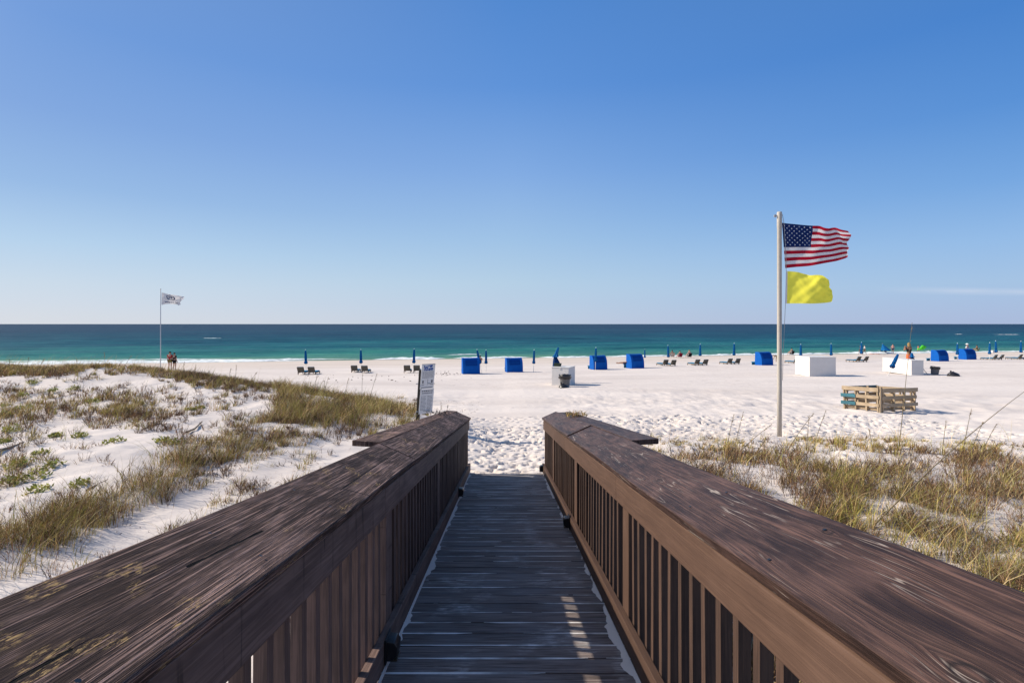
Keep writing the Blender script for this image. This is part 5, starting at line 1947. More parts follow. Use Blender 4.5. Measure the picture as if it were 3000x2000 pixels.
# white storage boxes
def storage_box(front_px, left_px, right_px, corner_by, top_y, dist, yaw, depth, label):
    """corner between the sunlit and the shaded face at photo column front_px"""
    t_loc = seen(front_px, corner_by, dist)
    h = (corner_by - top_y) / F * dist
    w = (right_px - front_px) / F * dist
    t = empty("storage_box", (t_loc.x, t_loc.y, t_loc.z - 0.02), R(yaw), label, "box", "white storage boxes on the beach")
    mb = MB()
    mb.box(w / 2, depth / 2, h / 2 + 0.01, w, depth, h - 0.03)
    for z in (0.03,):
        mb.box(w / 2, depth / 2, z, w + 0.02, depth + 0.02, 0.06)
    mb.build("body", M['white_box'], t, 0.008)
    mb = MB()
    mb.box(w / 2, depth / 2, h + 0.012, w + 0.04, depth + 0.04, 0.035)
    mb.build("lid", M['white_box'], t, 0.006)
    for q in (0.25, 0.75):
        mb = MB()
        mb.box(w * q, depth + 0.012, h - 0.02, 0.12, 0.02, 0.08)
        mb.build("hinge", M['hinge'], t)
    mb = MB()
    mb.box(w * 0.5, -0.012, h - 0.06, 0.07, 0.02, 0.10)
    mb.build("hasp", M['hinge'] if False else M['white_box'], t)
    return t, w, h


def solve_dist(px, by):
    return at_far(px, by, 15).y


d1 = solve_dist(1617, 1127)
box1, w1, h1 = storage_box(1616, 1588, 1668, 1127, 1075, d1, -24, 1.25, "smaller white box with a black-bagged bin before it and a draped umbrella behind")
d2 = solve_dist(2373, 1102)
box2, w2, h2 = storage_box(2372, 2337, 2449, 1102, 1046, d2, 0, 1.9, "widest white box with bare front, just right of the thick flagpole")
d3 = solve_dist(2671, 1098)
box3, w3, h3 = storage_box(2670.5, 2587, 2704, 1098, 1055, d3, -4, 3.3, "white box with an umbrella leaning on its sunlit side")


# bins
def bin_(px, by, top, label, tilt=0.0):
    b = at_far(px, by, 15)
    h = (by - top) / F * b.y
    t = empty("rubbish_bin", b, 0, label, "bin", "bagged bins beside the white boxes")
    t.rotation_euler = (0, R(tilt), 0)
    mb = MB()
    mb.lathe([(h * 0.36, 0), (h * 0.37, 0.02), (h * 0.44, h * 0.93), (h * 0.47, h * 0.94), (h * 0.47, h * 0.97), (h * 0.43, h * 0.97), (h * 0.36, 0.06)], 20)
    mb.build("body", M['bin'], t)
    mb = MB()
    n = 20
    rr = random.Random(int(px))
    rings = []
    for r_, z in ((0.475, 0.66), (0.51, 0.72), (0.49, 0.86), (0.505, 0.95), (0.485, 1.0), (0.40, 0.98), (0.30, 0.80)):
        rings.append([(h * r_ * (1 + rr.uniform(-.05, .05)) * math.cos(2 * math.pi * k / n), h * r_ * (1 + rr.uniform(-.05, .05)) * math.sin(2 * math.pi * k / n), h * (z + rr.uniform(-.03, .03))) for k in range(n)])
    for i in range(len(rings) - 1):
        for k in range(n):
            q = (k + 1) % n
            mb.face([rings[i][k], rings[i][q], rings[i + 1][q], rings[i + 1][k]], None, 0, True)
    mb.build("bin_liner", M['bag'], t)
    for s in (-1, 1):
        mb = MB()
        mb.tube([(s * h * .46, -.06, h * .80), (s * h * .54, -.05, h * .78), (s * h * .54, .05, h * .78), (s * h * .46, .06, h * .80)], 0.014, 6)
        mb.build("handle", M['bin'], t)
    return t, b, h


_, bb1, hb1 = bin_(1655, 1133, 1097, "grey bin with black bag over its rim, in front of the smaller white box")
bin_(2738, 1097, 1073, "tilted grey bin with black bag, right of the box with the leaning umbrella", 6)


def sack(px, by, wpx, hpx, label, seed=2):
    b = at_far(px, by, 15)
    s = b.y / F
    mb = MB()
    rr = np.random.default_rng(seed)
    nu, nv = 26, 14
    pts = []
    for j in range(nv + 1):
        v = j / nv
        ring = []
        for i in range(nu):
            a = 2 * math.pi * i / nu
            zz = v
            r_ = (1 - v ** 2.4) ** 0.5 if v < 1 else 0.0
            k = 1 + 0.28 * (float(fbm(np.array([math.cos(a) * 2.2 + 5]), np.array([math.sin(a) * 2.2 + v * 3 + seed]), seed, 3)[0]) - 0.5)
            ring.append(Vector((wpx * s / 2 * r_ * k * math.cos(a), wpx * s / 2.4 * r_ * k * math.sin(a), hpx * s * zz * (0.86 + 0.3 * (k - 1)) * (1 - 0.12 * math.cos(a)))))
        pts.append(ring)
    for j in range(nv):
        for i in range(nu):
            q = (i + 1) % nu
            mb.face([pts[j][i], pts[j][q], pts[j + 1][q], pts[j + 1][i]], None, 0, True)
    o = mb.build("rubbish_sack", M['bag'], None, 0, (b.x, b.y, b.z - 0.02))
    k1 = MB()
    k1.lathe([(0.05, 0), (0.03, 0.05), (0.07, 0.11), (0.0, 0.12)], 8, (-wpx * s * .28, 0, hpx * s * .80))
    ko = k1.build("knot", M['bag'], o)
    return tag(o, label, "sack", "black rubbish sacks")


sack(2794, 1101.5, 31, 15.5, "black rubbish sack lying alone on the sand right of the tilted bin", 2)
sack(1652, 1136, 30, 15, "black rubbish sack slumped at the foot of the bagged bin by the smaller box", 6)


def prop(p0, p1, label, r=0.018):
    o0_ = Vector(p0)
    mb = MB()
    mb.tube([Vector((0, 0, 0)), Vector(p1) - o0_], r, 8)
    mb.tube([(Vector(p1) - o0_) * 0.92, Vector(p1) - o0_], r * 1.6, 8)
    o = mb.build("loose_pole", M['hinge'], None, 0, o0_)
    return tag(o, label, "pole", "loose poles leaning on the white boxes")


g = at_far(1684, 1121, 15)
prop(g, seen(1668.5, 1100, g.y + 0.3), "longer thin pole leaning against the end of the smaller white box")
g2 = at_far(1678, 1123, 15)
prop(g2, seen(1667.5, 1107, g2.y + 0.3), "shorter thin pole leaning against the end of the smaller white box")
g = at_far(2719, 1098, 15)
prop(g, seen(2704.5, 1080, g.y + 0.5), "thin pole leaning against the shaded face of the box with the leaning umbrella")

# things on and behind the boxes
mb = MB()
cx, cy = 0.18, 0.55
mb.box(0, 0, 0.075, 0.36, 0.26, 0.15, 0, None, 1.12)
mb.box(0, 0, 0.165, 0.43, 0.32, 0.03)
mb.bar((-0.10, -0.15, 0.19), (0.10, -0.15, 0.19), 0.03, 0.03)
o = mb.build("tool_case", M['green_case'], None, 0.006, box1.matrix_basis @ Vector((cx, cy, h1 + 0.032)))
o.rotation_euler = (0, 0, R(-24))
tag(o, "dark green case standing on top of the smaller white box", "case")
mb = MB()
mb.lathe([(0.09, 0), (0.11, 0.03), (0.08, 0.05), (0.0, 0.055)], 12)
o = mb.build("coiled_cord", M['sling'], None, 0, box1.matrix_basis @ Vector((-0.12 + 0.2, 1.05, h1 + 0.031)))
tag(o, "small dark coil lying at the edge of the smaller white box", "coil")


def draped(px, by, tpx, tpy, cpx, cpy, w0, label, dist):
    """folded umbrella whose loose cover hangs down like a skirt"""
    b = seen(px, by, dist)
    b.z = gz(b.x, b.y)
    t = empty("covered_umbrella", b, 0, label, "umbrella", "umbrellas with loose covers")
    top, mid = seen(tpx, tpy, dist) - b, seen(cpx, cpy, dist) - b
    mb = MB()
    mb.tube([Vector((mid.x, 0, 0.0)), mid, top], [0.02, 0.02, 0.02], 8)
    mb.build("pole", M['umb_pole'], t)
    mb = MB()
    n = 14
    rows = []
    for k, (f, r_) in enumerate(((0.0, 0.16), (0.08, 0.17), (0.3, 0.10), (0.6, 0.085), (0.95, 0.05), (1.0, 0.02))):
        c = mid + (top - mid) * f
        rows.append([c + Vector((r_ * (1.2 if j % 2 else 0.85) * math.cos(2 * math.pi * j / n), r_ * (1.2 if j % 2 else .85) * math.sin(2 * math.pi * j / n), 0)) for j in range(n)])
    for i in range(len(rows) - 1):
        for j in range(n):
            q = (j + 1) % n
            mb.face([rows[i][j], rows[i][q], rows[i + 1][q], rows[i + 1][j]], None, 0)
    mb.build("canopy", M['umb'], t)
    mb = MB()
    rows = []
    for k in range(7):
        f = k / 6
        c = mid * (1 - f) + Vector((w0 * 0.35, 0, 0.02)) * f
        wd = 0.10 + (w0 - 0.10) * f ** 0.8
        rows.append([c + Vector((wd * (1.12 if j % 2 else .88) * math.cos(2 * math.pi * j / n), 0.5 * wd * (1.12 if j % 2 else .88) * math.sin(2 * math.pi * j / n), 0)) for j in range(n)])
    for i in range(6):
        for j in range(n):
            q = (j + 1) % n
            mb.face([rows[i][j], rows[i][q], rows[i + 1][q], rows[i + 1][j]][::-1], None, 0, True)
    mb.build("cover", M['umb'] if False else M['umb_dark'], t)
    return t


draped(1634, 1098, 1636, 1017, 1627, 1046, 0.46, "folded umbrella with dark blue loose cover, standing behind the smaller white box", d1 + 1.9)
draped(2676, 1084, 2671, 1033, 2672, 1046, 0.42, "folded umbrella with dark cover, behind the box that has an umbrella leaning on it", d3 + 3.9)
b = at_far(2592, 1100, 15)
umbrella(b + Vector((0, -0.3, 0)), seen(2632.5, 1034, b.y + 0.55), "blue folded umbrella leaning against the sunlit side of a white box")


# ------------------------------------------------------------------ pallets set on edge as a square pen
def pallet(p0, p1, h, n_out, label, teal=(), seed=0, flip=1.0):
    """pallet standing on its edge from ground point p0 to p1"""
    p0, p1 = Vector(p0), Vector(p1)
    rr = random.Random(seed)
    d = p1 - p0
    L = d.length
    t = empty("wooden_pallet", p0, math.atan2(d.y, d.x), label, "pallet", "wooden pallets stood on edge in a square")
    tilt = math.atan2(d.z, math.hypot(d.x, d.y))
    t.rotation_euler = (0, -tilt, math.atan2(d.y, d.x))
    for q in (0.03, 0.36, 0.66, 0.97):
        mb = MB()
        mb.box(q * L, 0, h / 2, 0.045, 0.09, h)
        mb.build("stringer", M['raw_wood'], t, 0.003)
    for k in range(n_out):
        z = h * (0.30, 0.62, 0.93)[k]
        mb = MB()
        mb.box(L / 2 + rr.uniform(-.02, .02), -flip * 0.056, z, L + rr.uniform(0, .06), 0.02, 0.115 if k < n_out - 1 else 0.14)
        o = mb.build("board", M['teal_wood'] if k in teal else M['raw_wood'], t, 0.003)
        if k in teal: o['label'] = "faded teal painted board"
    for k in range(3):
        z = 0.10 + (h - 0.2) * k / 2
        mb = MB()
        mb.box(L / 2, flip * 0.056, z, L, 0.02, 0.10)
        mb.build("board", M['raw_wood'], t, 0.003)
    return t


pc = at(2577, 1210)
pc.z += 0.02
ph = (1210 - 1139) / F * pc.y
pl = seen(2472, 1199, pc.y + 1.05); pl.z = gz(pl.x, pl.y) + 0.02
pr = seen(2681, 1206, pc.y + 0.55); pr.z = gz(pr.x, pr.y) + 0.02
pbk = pl + pr - pc; pbk.z = gz(pbk.x, pbk.y) + 0.02
off = Vector((0, 0, 0))
pallet(pl, pc, ph, 3, "sunlit pallet with teal-painted board ends, facing the flagpole side of the pen", (), 1)
pallet(pc + (pr - pc).normalized() * 0.06, pr, ph * 0.97, 3, "shaded bare-wood pallet facing the camera, with a tall corner board", (), 2)
pallet(pl + (pbk - pl).normalized() * 0.08, pbk, ph * 0.96, 3, "back pallet of the pen with a green-blue top board, seen over the sunlit one", (2,), 3, -1.0)
pallet(pr + (pbk - pr).normalized() * 0.08, pbk - (pbk - pr).normalized() * 0.08, ph * 0.93, 3, "back pallet of the pen, seen through the gaps of the shaded one", (), 4, -1.0)
# short teal boards nailed over the ends of the sunlit pallet
d = (pc - pl)
for k, z in enumerate((0.48, 0.76)):
    pass
for o in list(C.objects):
    if o.get('label', '').startswith("sunlit pallet"):
        L = d.length
        for z in (0.30, 0.62):
            mb = MB()
            mb.box(L * 0.17, -0.079, z * ph, L * 0.42, 0.02, 0.125)
            b_ = mb.build("board", M['teal_wood'], o, 0.003)
            b_['label'] = "short teal painted board"
    if o.get('label', '').startswith("shaded bare-wood"):
        mb = MB()
        mb.box(-0.055, -0.03, ph * 0.52, 0.085, 0.05, ph * 1.06)
        mb.build("corner_board", M['raw_wood'], o, 0.003)

# bits lying on the railing caps
def cap_point(sgn, xi, y, across):
    return rp(xi + sgn * across * math.cos(TILT), y, 0.96 + across * math.sin(TILT))


p = rp(0.62 + 0.265 * math.cos(TILT) + 0.10, 6.9, 1.075)
vg = Veg()
r = np.random.default_rng(3)
n = 150
a = r.uniform(0, 6.28, n); dd_ = np.sqrt(r.uniform(0, 1, n)) * 0.10
P = np.stack([np.cos(a) * dd_ * 1.5, np.sin(a) * dd_, r.uniform(0, 0.05, n)], -1)
vg.add(*blades(P, r.uniform(0.0, 0.06, n), r.uniform(0.03, 0.10, n), r.uniform(0, 6.28, n), r.uniform(.006, .014, n), np.where(r.random((n, 1)) < .6, jit(np.array([0.50, 0.36, 0.12]), n, r), jit(BROWN, n, r)), 3, 0.5))
vg_o = np_mesh("moss_tuft", np.concatenate(vg.V), np.concatenate(vg.Q), M['veg'], col=np.concatenate(vg.K), tris=np.concatenate(vg.T))
vg_o.location = p
tag(vg_o, "yellow tuft of dry moss lying on the outer board of the flagpole-side railing", "tuft")
p = rp(-0.578 - 0.265 * math.cos(TILT) - 0.12, 7.3, 1.085)
vg = Veg()
n = 70
a = r.uniform(0, 6.28, n)
P = np.stack([r.normal(0, .09, n), r.normal(0, .05, n), r.uniform(0, .05, n)], -1)
vg.add(*blades(P, r.uniform(-.01, .05, n), r.uniform(.05, .16, n), a, r.uniform(.006, .012, n), jit(np.array([0.025, 0.02, 0.018]), n, r), 3, .6))
vg_o = np_mesh("twig_pile", np.concatenate(vg.V), np.concatenate(vg.Q), M['veg'], col=np.concatenate(vg.K), tris=np.concatenate(vg.T))
vg_o.location = p
tag(vg_o, "small pile of black twigs on the outer board near the notice sign", "twigs")

# ------------------------------------------------------------------ people
STAND = dict(pel=(0, 0, .95), spi=(0, -.01, 1.13), che=(0, 0, 1.31), nek=(0, -.01, 1.47), hb=(0, .01, 1.54), hm=(0, .015, 1.62), ht=(0, .0, 1.69),
             shL=(-.18, 0, 1.41), elL=(-.235, -.02, 1.13), wrL=(-.25, .06, .89), shR=(.18, 0, 1.41), elR=(.235, -.02, 1.13), wrR=(.25, .06, .89),
             hiL=(-.095, 0, .90), knL=(-.10, .03, .49), anL=(-.11, -.02, .08), toL=(-.12, .13, .03), hiR=(.095, 0, .90), knR=(.10, .03, .49), anR=(.11, -.02, .08), toR=(.12, .13, .03))
WALK = dict(STAND, elL=(-.235, .10, 1.15), wrL=(-.22, .28, .97), elR=(.235, -.12, 1.16), wrR=(.24, -.14, .91), knL=(-.10, -.02, .50), anL=(-.10, -.30, .14), toL=(-.10, -.22, .03), knR=(.10, .20, .50), anR=(.10, .26, .08), toR=(.10, .41, .05))
SIT = dict(pel=(0, 0, .30), spi=(0, -.06, .47), che=(0, -.09, .66), nek=(0, -.08, .82), hb=(0, -.05, .89), hm=(0, -.03, .97), ht=(0, -.04, 1.04),
           shL=(-.18, -.08, .76), elL=(-.26, .06, .52), wrL=(-.20, .28, .46), shR=(.18, -.08, .76), elR=(.26, .06, .52), wrR=(.20, .28, .46),
           hiL=(-.10, .02, .28), knL=(-.15, .42, .44), anL=(-.15, .60, .08), toL=(-.16, .74, .04), hiR=(.10, .02, .28), knR=(.15, .42, .44), anR=(.15, .60, .08), toR=(.16, .74, .04))
RECL = dict(pel=(0, 0, .50), spi=(0, -.12, .60), che=(0, -.25, .72), nek=(0, -.36, .84), hb=(0, -.38, .90), hm=(0, -.40, .98), ht=(0, -.44, 1.04),
            shL=(-.18, -.31, .79), elL=(-.25, -.10, .62), wrL=(-.20, .12, .60), shR=(.18, -.31, .79), elR=(.25, -.10, .62), wrR=(.20, .12, .60),
            hiL=(-.10, .04, .49), knL=(-.12, .46, .52), anL=(-.12, .88, .46), toL=(-.13, .93, .57), hiR=(.10, .04, .49), knR=(.11, .46, .56), anR=(.10, .86, .47), toR=(.10, .91, .58))
BEND = dict(STAND, pel=(0, -.12, .92), spi=(0, .02, 1.05), che=(0, .18, 1.13), nek=(0, .33, 1.15), hb=(0, .39, 1.14), hm=(0, .46, 1.13), ht=(0, .53, 1.13), shL=(-.18, .25, 1.12), elL=(-.22, .30, .85), wrL=(-.18, .38, .62), shR=(.18, .25, 1.12), elR=(.22, .30, .85), wrR=(.18, .38, .62), hiL=(-.095, -.10, .88), hiR=(.095, -.10, .88))
PHONE = dict(STAND, elL=(-.22, .16, 1.20), wrL=(-.10, .22, 1.40), elR=(.24, .10, 1.16), wrR=(.16, .26, 1.30))
RAD = dict(pel=.125, spi=.108, che=.135, nek=.052, hb=.066, hm=.092, ht=.062, shL=.062, elL=.042, wrL=.028, hiL=.088, knL=.056, anL=.037, toL=.032)
for k in list(RAD):
    if k.endswith('L'): RAD[k[:-1] + 'R'] = RAD[k]
BONES = [('pel', 'spi'), ('spi', 'che'), ('che', 'nek'), ('nek', 'hb'), ('hb', 'hm'), ('hm', 'ht')]
for s_ in 'LR':
    BONES += [('che', 'sh' + s_), ('sh' + s_, 'el' + s_), ('el' + s_, 'wr' + s_), ('pel', 'hi' + s_), ('hi' + s_, 'kn' + s_), ('kn' + s_, 'an' + s_), ('an' + s_, 'to' + s_)]


def skin_obj(name, pts, edges, rads, root, mat, parent, sub=1):
    me = bpy.data.meshes.new(name)
    bm = bmesh.new()
    lay = bm.verts.layers.skin.verify()
    vs = {}
    for k, p in pts.items():
        v = bm.verts.new(p)
        v[lay].radius = (rads[k], rads[k])
        v[lay].use_root = (k == root)
        vs[k] = v
    for a, b in edges:
        bm.edges.new((vs[a], vs[b]))
    bm.to_mesh(me)
    bm.free()
    me.materials.append(mat)
    o = bpy.data.objects.new(name, me)
    C.objects.link(o)
    o.parent = parent
    m = o.modifiers.new("skin", 'SKIN')
    m.use_smooth_shade = True
    s = o.modifiers.new("subdivision", 'SUBSURF')
    s.levels = s.render_levels = sub
    return o


def person(base, h, pose, yaw, label, skin, top=None, bottom=None, hair='brownhair', sleeves=False, long_legs=False, skirt=None, hat=None, female=False, group=None):
    t = empty("person", base, R(yaw), label, "person", group)
    s = h / (1.72 if pose['ht'][2] > 1.1 else 1.72)
    t.scale = (s, s, s)
    P = {k: Vector(v) for k, v in pose.items()}
    rad = dict(RAD)
    edges = list(BONES)
    if female:
        rad['spi'] *= .9
        for q in 'LR': P['sh' + q].x *= .9
    # nose and ears
    fwd = Vector((0, 1, 0.0))
    up = (P['ht'] - P['hb']).normalized()
    fwd = (fwd - up * fwd.dot(up)).normalized()
    P['nose'] = P['hm'] + fwd * 0.105 - up * 0.01; rad['nose'] = 0.014; edges.append(('hm', 'nose'))
    for q, sx_ in (('L', -1), ('R', 1)):
        P['ear' + q] = P['hm'] + Vector((sx_ * .092, 0, 0)) - up * .005; rad['ear' + q] = 0.016; edges.append(('hm', 'ear' + q))
        w, e = P['wr' + q], P['el' + q]
        d = (w - e).normalized()
        sd = Vector((sx_, 0, 0))
        sd = (sd - d * sd.dot(d)).normalized()
        nn = d.cross(sd)
        P['pm' + q] = w + d * .075; rad['pm' + q] = .030; edges.append(('wr' + q, 'pm' + q))
        for k in range(4):
            lf = (.062, .075, .070, .055)[k]
            a = P['pm' + q] + nn * (.024 * (k - 1.5)) + d * .028
            P['f%d%s' % (k, q)] = a; rad['f%d%s' % (k, q)] = .0095
            P['g%d%s' % (k, q)] = a + d * lf * .85 - sd * lf * .35; rad['g%d%s' % (k, q)] = .008
            edges += [('pm' + q, 'f%d%s' % (k, q)), ('f%d%s' % (k, q), 'g%d%s' % (k, q))]
        P['th' + q] = w + d * .045 + nn * .045; rad['th' + q] = .011
        P['tt' + q] = w + d * .085 + nn * .062 - sd * .012; rad['tt' + q] = .009
        edges += [('wr' + q, 'th' + q), ('th' + q, 'tt' + q)]
    skin_obj("body", P, edges, rad, 'pel', M[skin], t)
    # hair and face
    mb = MB()
    cc = P['hm'] + up * .012 - fwd * .012
    rows = []
    for j in range(6):
        a = R(100) * j / 5
        r_ = .103 * math.sin(a)
        rows.append([cc + up * (.108 * math.cos(a)) + (fwd * math.sin(2 * math.pi * k / 12) * (0.92 if math.sin(2 * math.pi * k / 12) < 0 or j < 3 else .80) + fwd.cross(up) * math.cos(2 * math.pi * k / 12)) * max(r_, .002) for k in range(12)])
    if female:
        rows.append([p - up * .13 - fwd * .03 for p in rows[-1]])
    for i in range(len(rows) - 1):
        for k in range(12):
            q = (k + 1) % 12
            mb.face([rows[i][k], rows[i][q], rows[i + 1][q], rows[i + 1][k]], None, 0, True)
    mb.build("hair", M[hair], t)
    mb = MB()
    for sx_ in (-1, 1):
        c_ = P['hm'] + fwd * .086 + up * .012 + Vector((sx_ * .032, 0, 0))
        mb.box(c_.x, c_.y, c_.z, .022, .012, .010)
    c_ = P['hm'] + fwd * .084 - up * .045
    mb.box(c_.x, c_.y, c_.z, .042, .012, .009)
    mb.build("eyes_and_mouth", M['brownhair'], t)
    if hat:
        mb = MB()
        Mh = Matrix.Translation(P['hm'] + up * .03) @ up.to_track_quat('Z', 'Y').to_matrix().to_4x4()
        mb.lathe([(.20, 0), (.20, .012), (.115, .02), (.11, .09), (.06, .12), (0, .125)], 14, (0, 0, 0), 0, Mh)
        mb.build("hat", M[hat], t)

    def cover(name, keys, eds, grow, mat, over=None, root=None):
        pp = {k: (over[k] if over and k in over else P[k]) for k in keys}
        rr_ = {k: rad.get(k, .08) + grow for k in keys}
        if over:
            for k in over:
                if k + '_r' in over: rr_[k] = over[k + '_r']
        return skin_obj(name, pp, eds, rr_, root or keys[0], M[mat], t)
    if top:
        ks = ['pel', 'spi', 'che', 'shL', 'shR']
        ed = [('pel', 'spi'), ('spi', 'che'), ('che', 'shL'), ('che', 'shR')]
        ov = {}
        if sleeves:
            for q in 'LR':
                k = 'mu' + q
                ov[k] = P['sh' + q].lerp(P['el' + q], .6)
                rad[k] = .050
                ks.append(k); ed.append(('sh' + q, k))
        ov['pel'] = P['pel'] + (P['spi'] - P['pel']) * .15
        cover("shirt" if top not in ('black',) or sleeves else "swim_top", ks, ed, .014, top, ov, 'spi')
    if bottom:
        ks = ['pel', 'hiL', 'hiR', 'mtL', 'mtR']
        ov = {}
        for q in 'LR':
            ov['mt' + q] = P['hi' + q].lerp(P['kn' + q], .98 if long_legs else .62)
            rad['mt' + q] = .066
        ed = [('pel', 'hiL'), ('pel', 'hiR'), ('hiL', 'mtL'), ('hiR', 'mtR')]
        if long_legs:
            for q in 'LR':
                k = 'ca' + q
                ov[k] = P['kn' + q].lerp(P['an' + q], .85); rad[k] = .046
                ks.append(k); ed.append(('mt' + q, k))
        cover("trousers" if long_legs else "shorts", ks, ed, .016, bottom, ov, 'pel')
    if skirt:
        mb = MB()
        rows = []
        for z, r_ in ((.98, .135), (.88, .165), (.6, .17), (.3, .165), (.12, .16)):
            rows.append([Vector((r_ * math.cos(2 * math.pi * k / 14), .85 * r_ * (1 + .06 * (k % 2)) * math.sin(2 * math.pi * k / 14), z)) for k in range(14)])
        for i in range(len(rows) - 1):
            for k in range(14):
                q = (k + 1) % 14
                mb.face([rows[i][k], rows[i][q], rows[i + 1][q], rows[i + 1][k]][::-1], None, 0, True)
        mb.build("wrap_skirt", M[skirt], t)
    return t


def stand_h(b, topy):
    return CZ - (topy - HY) / F * b.y - b.z


def stander(px, by, topy, pose, yaw, label, skin, **kw):
    b = at_far(px, by, 26)
    return person(b, max(1.2, stand_h(b, topy)), pose, yaw, label, skin, **kw)


stander(498, 1084, 1030, STAND, 6, "person in red top and dark shorts standing with a friend by the thin flagpole", 'skin', top='red', bottom='olive', sleeves=True, group="couple by the thin flagpole")
stander(511, 1084, 1033, STAND, -10, "dark-haired person in black clothes standing beside the person in red", 'skin', top='black', bottom='black', sleeves=True, hair='brownhair', group="couple by the thin flagpole")


def beach_seat(b, yaw, mat, label, group="low folding beach seats"):
    t = empty("folding_seat", b, R(yaw), label, "beach seat", group)
    mb = MB()
    mb.face([(-.25, -.22, .20), (.25, -.22, .20), (.25, .26, .26), (-.25, .26, .26)])
    mb.face([(-.25, .26, .245), (.25, .26, .245), (.25, -.22, .185), (-.25, -.22, .185)])
    mb.build("seat", M[mat], t)
    mb = MB()
    mb.face([(-.25, -.22, .20), (.25, -.22, .20), (.25, -.42, .72), (-.25, -.42, .72)])
    mb.face([(-.25, -.435, .72), (.25, -.435, .72), (.25, -.235, .20), (-.25, -.235, .20)])
    mb.build("back", M[mat], t)
    mb = MB()
    for x in (-.26, .26):
        mb.tube([(x, .28, .0), (x, -.22, .22), (x, -.43, .74)], .013, 6)
        mb.tube([(x, -.30, .0), (x, .26, .27)], .013, 6)
        mb.tube([(x, -.32, .46), (x, .20, .44)], .015, 6)
    mb.build("frame", M['metal'], t)
    return t


def sitter(px, by, yaw, sc, label, skin, seat=None, seat_label=None, **kw):
    b = at_far(px, by, 26)
    if seat:
        beach_seat(b, yaw, seat, seat_label)
    return person(b + Vector((0, 0, 0 if seat else -.14)), 1.72 * sc, SIT, yaw, label, skin, **kw)


sitter(1407, 1063, 10, 1.0, "dark-haired person sitting low behind the first cabana from the sign", 'skin_tan', top='navy', bottom='black')
G3 = "three people sitting at the water's edge"
sitter(1969, 1047, 12, 1.05, "person in white top with dark hair, first of three sitting by the water", 'skin_tan', 'floral', "pale seat under the first of three people by the water", top='white', bottom='navy', group=G3)
sitter(1991.5, 1048, 12, 1.0, "person sitting in the maroon seat, middle of three by the water", 'skin', 'maroon', "maroon seat in the middle of three by the water", top='navy', bottom='maroon', group=G3)
sitter(2019, 1048, 12, 1.10, "bare-backed person with fair hair, last of three by the water", 'skin_pink', 'black', "black seat under the bare-backed person by the water", bottom='black', hair='blondhair', group=G3)
# sunbather in a cabana: only the legs come out past its side
b = at_far(1846, 1079, 26)
person(Vector((b.x - 0.25, b.y + 0.75, gz(b.x, b.y) - 0.05)), 1.75, RECL, 62, "sunbather lying back inside a cabana with bare legs stretched out", 'skin_tan', bottom='navy')
stander(2274, 1060, 1031, BEND, 60, "person in olive bending down beside the cabana by the thick flagpole", 'skin_tan', top='olive', bottom='khaki', sleeves=True)
sitter(2319, 1040, 14, 1.1, "dark-haired person in white top sitting at the water behind a lone lounger", 'skin', 'black', "black seat at the water behind a lone lounger", top='white', bottom='black')
GC = "couple strolling at the water's edge"
stander(2521, 1038, 1012, WALK, 80, "person in dark blue strolling behind a folded umbrella", 'skin_tan', top='navy', bottom='black', sleeves=True, group=GC)
stander(2533, 1038, 1012, WALK, 80, "person in white shirt strolling behind a folded umbrella", 'skin', top='white', bottom='khaki', sleeves=True, hair='greyhair', group=GC)
stander(2615.5, 1036, 1008, STAND, 160, "bare-chested sunburnt person in dark shorts standing by the water", 'skin_pink', bottom='navy')
stander(2663, 1079, 1004, PHONE, 8, "person in black swim top and long orange wrap standing behind a white box", 'skin_tan', top='black', skirt='orange', hair='blondhair', female=True)
b = at_far(2690, 1034, 26)
person(b, max(1.3, stand_h(b, 1011)), WALK, -80, "child carrying a bright green float along the water", 'skin_tan', bottom='lime', hair='brownhair')
# the float
w_ = 24 / F * b.y
c0 = seen(2703, 1018, b.y - 0.2)
mb = MB()
pts = [(-.5, -.30), (-.30, .05), (-.05, .42), (.20, .36), (.50, .10), (.22, -.22), (-.12, -.42)]
for sgn_ in (-1, 1):
    ring = [Vector((x * w_, sgn_ * .05, y * w_ * .72)) for x, y in pts]
    c_ = Vector((0, sgn_ * .11, 0))
    for i in range(len(ring)):
        f = [c_, ring[i], ring[(i + 1) % len(ring)]]
        mb.face(f if sgn_ > 0 else f[::-1], None, 0, True)
for i in range(len(pts)):
    j = (i + 1) % len(pts)
    mb.face([(pts[i][0] * w_, -.05, pts[i][1] * w_ * .72), (pts[j][0] * w_, -.05, pts[j][1] * w_ * .72), (pts[j][0] * w_, .05, pts[j][1] * w_ * .72), (pts[i][0] * w_, .05, pts[i][1] * w_ * .72)][::-1])
o = flip_fix(mb.build("swim_float", M['lime'], None, 0, c0))
tag(o, "bright green inflatable float carried by a child at the water", "float")
stander(2834, 1052, 1007, STAND, 20, "person in white shirt and white hat standing behind the last cabana", 'skin', top='white', bottom='white', sleeves=True, hat='white', hair='greyhair')
sitter(2861, 1030, 30, 1.15, "tanned person in olive sitting by the water past the last cabana", 'skin_tan', 'olive', "olive seat by the water past the last cabana", top='olive', bottom='khaki')
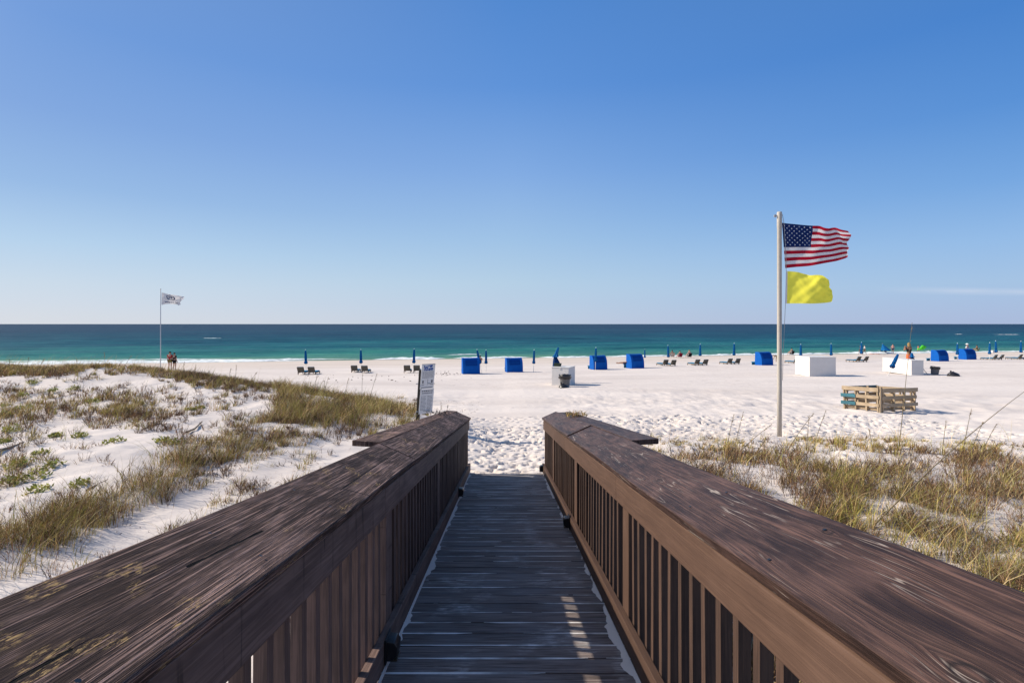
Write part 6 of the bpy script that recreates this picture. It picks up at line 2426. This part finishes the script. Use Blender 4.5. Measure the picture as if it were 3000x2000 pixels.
# little camp by the water: two seats, a part-folded umbrella and towels
b1_ = at_far(2578, 1034, 26)
beach_seat(b1_, 10, 'teal', "dark teal seat on the left under the part-folded blue umbrella by the water")
b2_ = at_far(2590, 1034, 26)
beach_seat(b2_, 10, 'navy', "dark blue seat on the right under the part-folded blue umbrella by the water")
bb_ = at_far(2602, 1036, 26)
t = empty("beach_umbrella", bb_, 0, "part-folded blue umbrella slanting over two seats by the water", "umbrella", "part-folded umbrellas by the water")
tp_ = seen(2585, 1006, bb_.y) - bb_
mb = MB(); mb.tube([(0, 0, -.2), tp_], 0.02, 8); mb.build("pole", M['umb_pole'], t)
mb = MB()
n = 8
lo = tp_ * 0.35
rg = [lo + Vector((.75 * math.cos(2 * math.pi * k / n), .75 * math.sin(2 * math.pi * k / n), -.05)) for k in range(n)]
for k in range(n):
    mb.face([tp_ * .99, rg[(k + 1) % n], rg[k]][::-1])
mb.build("canopy", M['umb'], t)
for k, (qx, qy, mt, lab) in enumerate(((2566, 1037, 'orange', "orange towel spread on the sand by the part-folded umbrella"), (2583, 1038, 'floral', "pale towel spread before two seats by the part-folded umbrella"))):
    g = at_far(qx, qy, 26)
    mb = MB()
    for i in range(6):
        for j in range(3):
            f = lambda a, b_: (-.9 + 1.8 * a / 6, -.4 + .8 * b_ / 3, 0.04 + .03 * math.sin(a * 1.9 + b_ * 2.3))
            mb.face([f(i, j), f(i + 1, j), f(i + 1, j + 1), f(i, j + 1)], None, 0, True)
    o = mb.build("towel", M[mt], None, 0, (g.x, g.y, max(g.z, .05) + .02))
    so = o.modifiers.new("solid", 'SOLIDIFY'); so.thickness = 0.02
    tag(o, lab, "towel", "towels by the part-folded umbrella")
g = at_far(2910, 1033, 26)
mb = MB(); mb.box(0, 0, .20, .62, .40, .36); mb.box(0, 0, .40, .66, .44, .06)
o = mb.build("cool_box", M['white'], None, 0.03, (g.x, g.y, max(g.z, 0)))
tag(o, "white cool box on the sand between two folded umbrellas right of the last cabana", "cool box")

# far-off seaweed and litter specks on the trodden sand by the cabanas
rr_ = random.Random(9)
mb = MB()
for k in range(60):
    qx, qy = rr_.choice(((1310, 1094), (1300, 1090), (1325, 1097))) if k < 22 else (rr_.uniform(900, 1350), rr_.uniform(1095, 1125))
    g = at_far(qx + rr_.gauss(0, 14), qy + rr_.gauss(0, 3), 22)
    w_ = rr_.uniform(.05, .14)
    mb.box(g.x, g.y, g.z + .015, w_, w_ * .8, .05, 0, None, .4)
o = mb.build("seaweed_debris", M['twig'])
tag(o, "dark scraps of dry seaweed scattered on the sand by the first cabana", None, None, 'stuff')
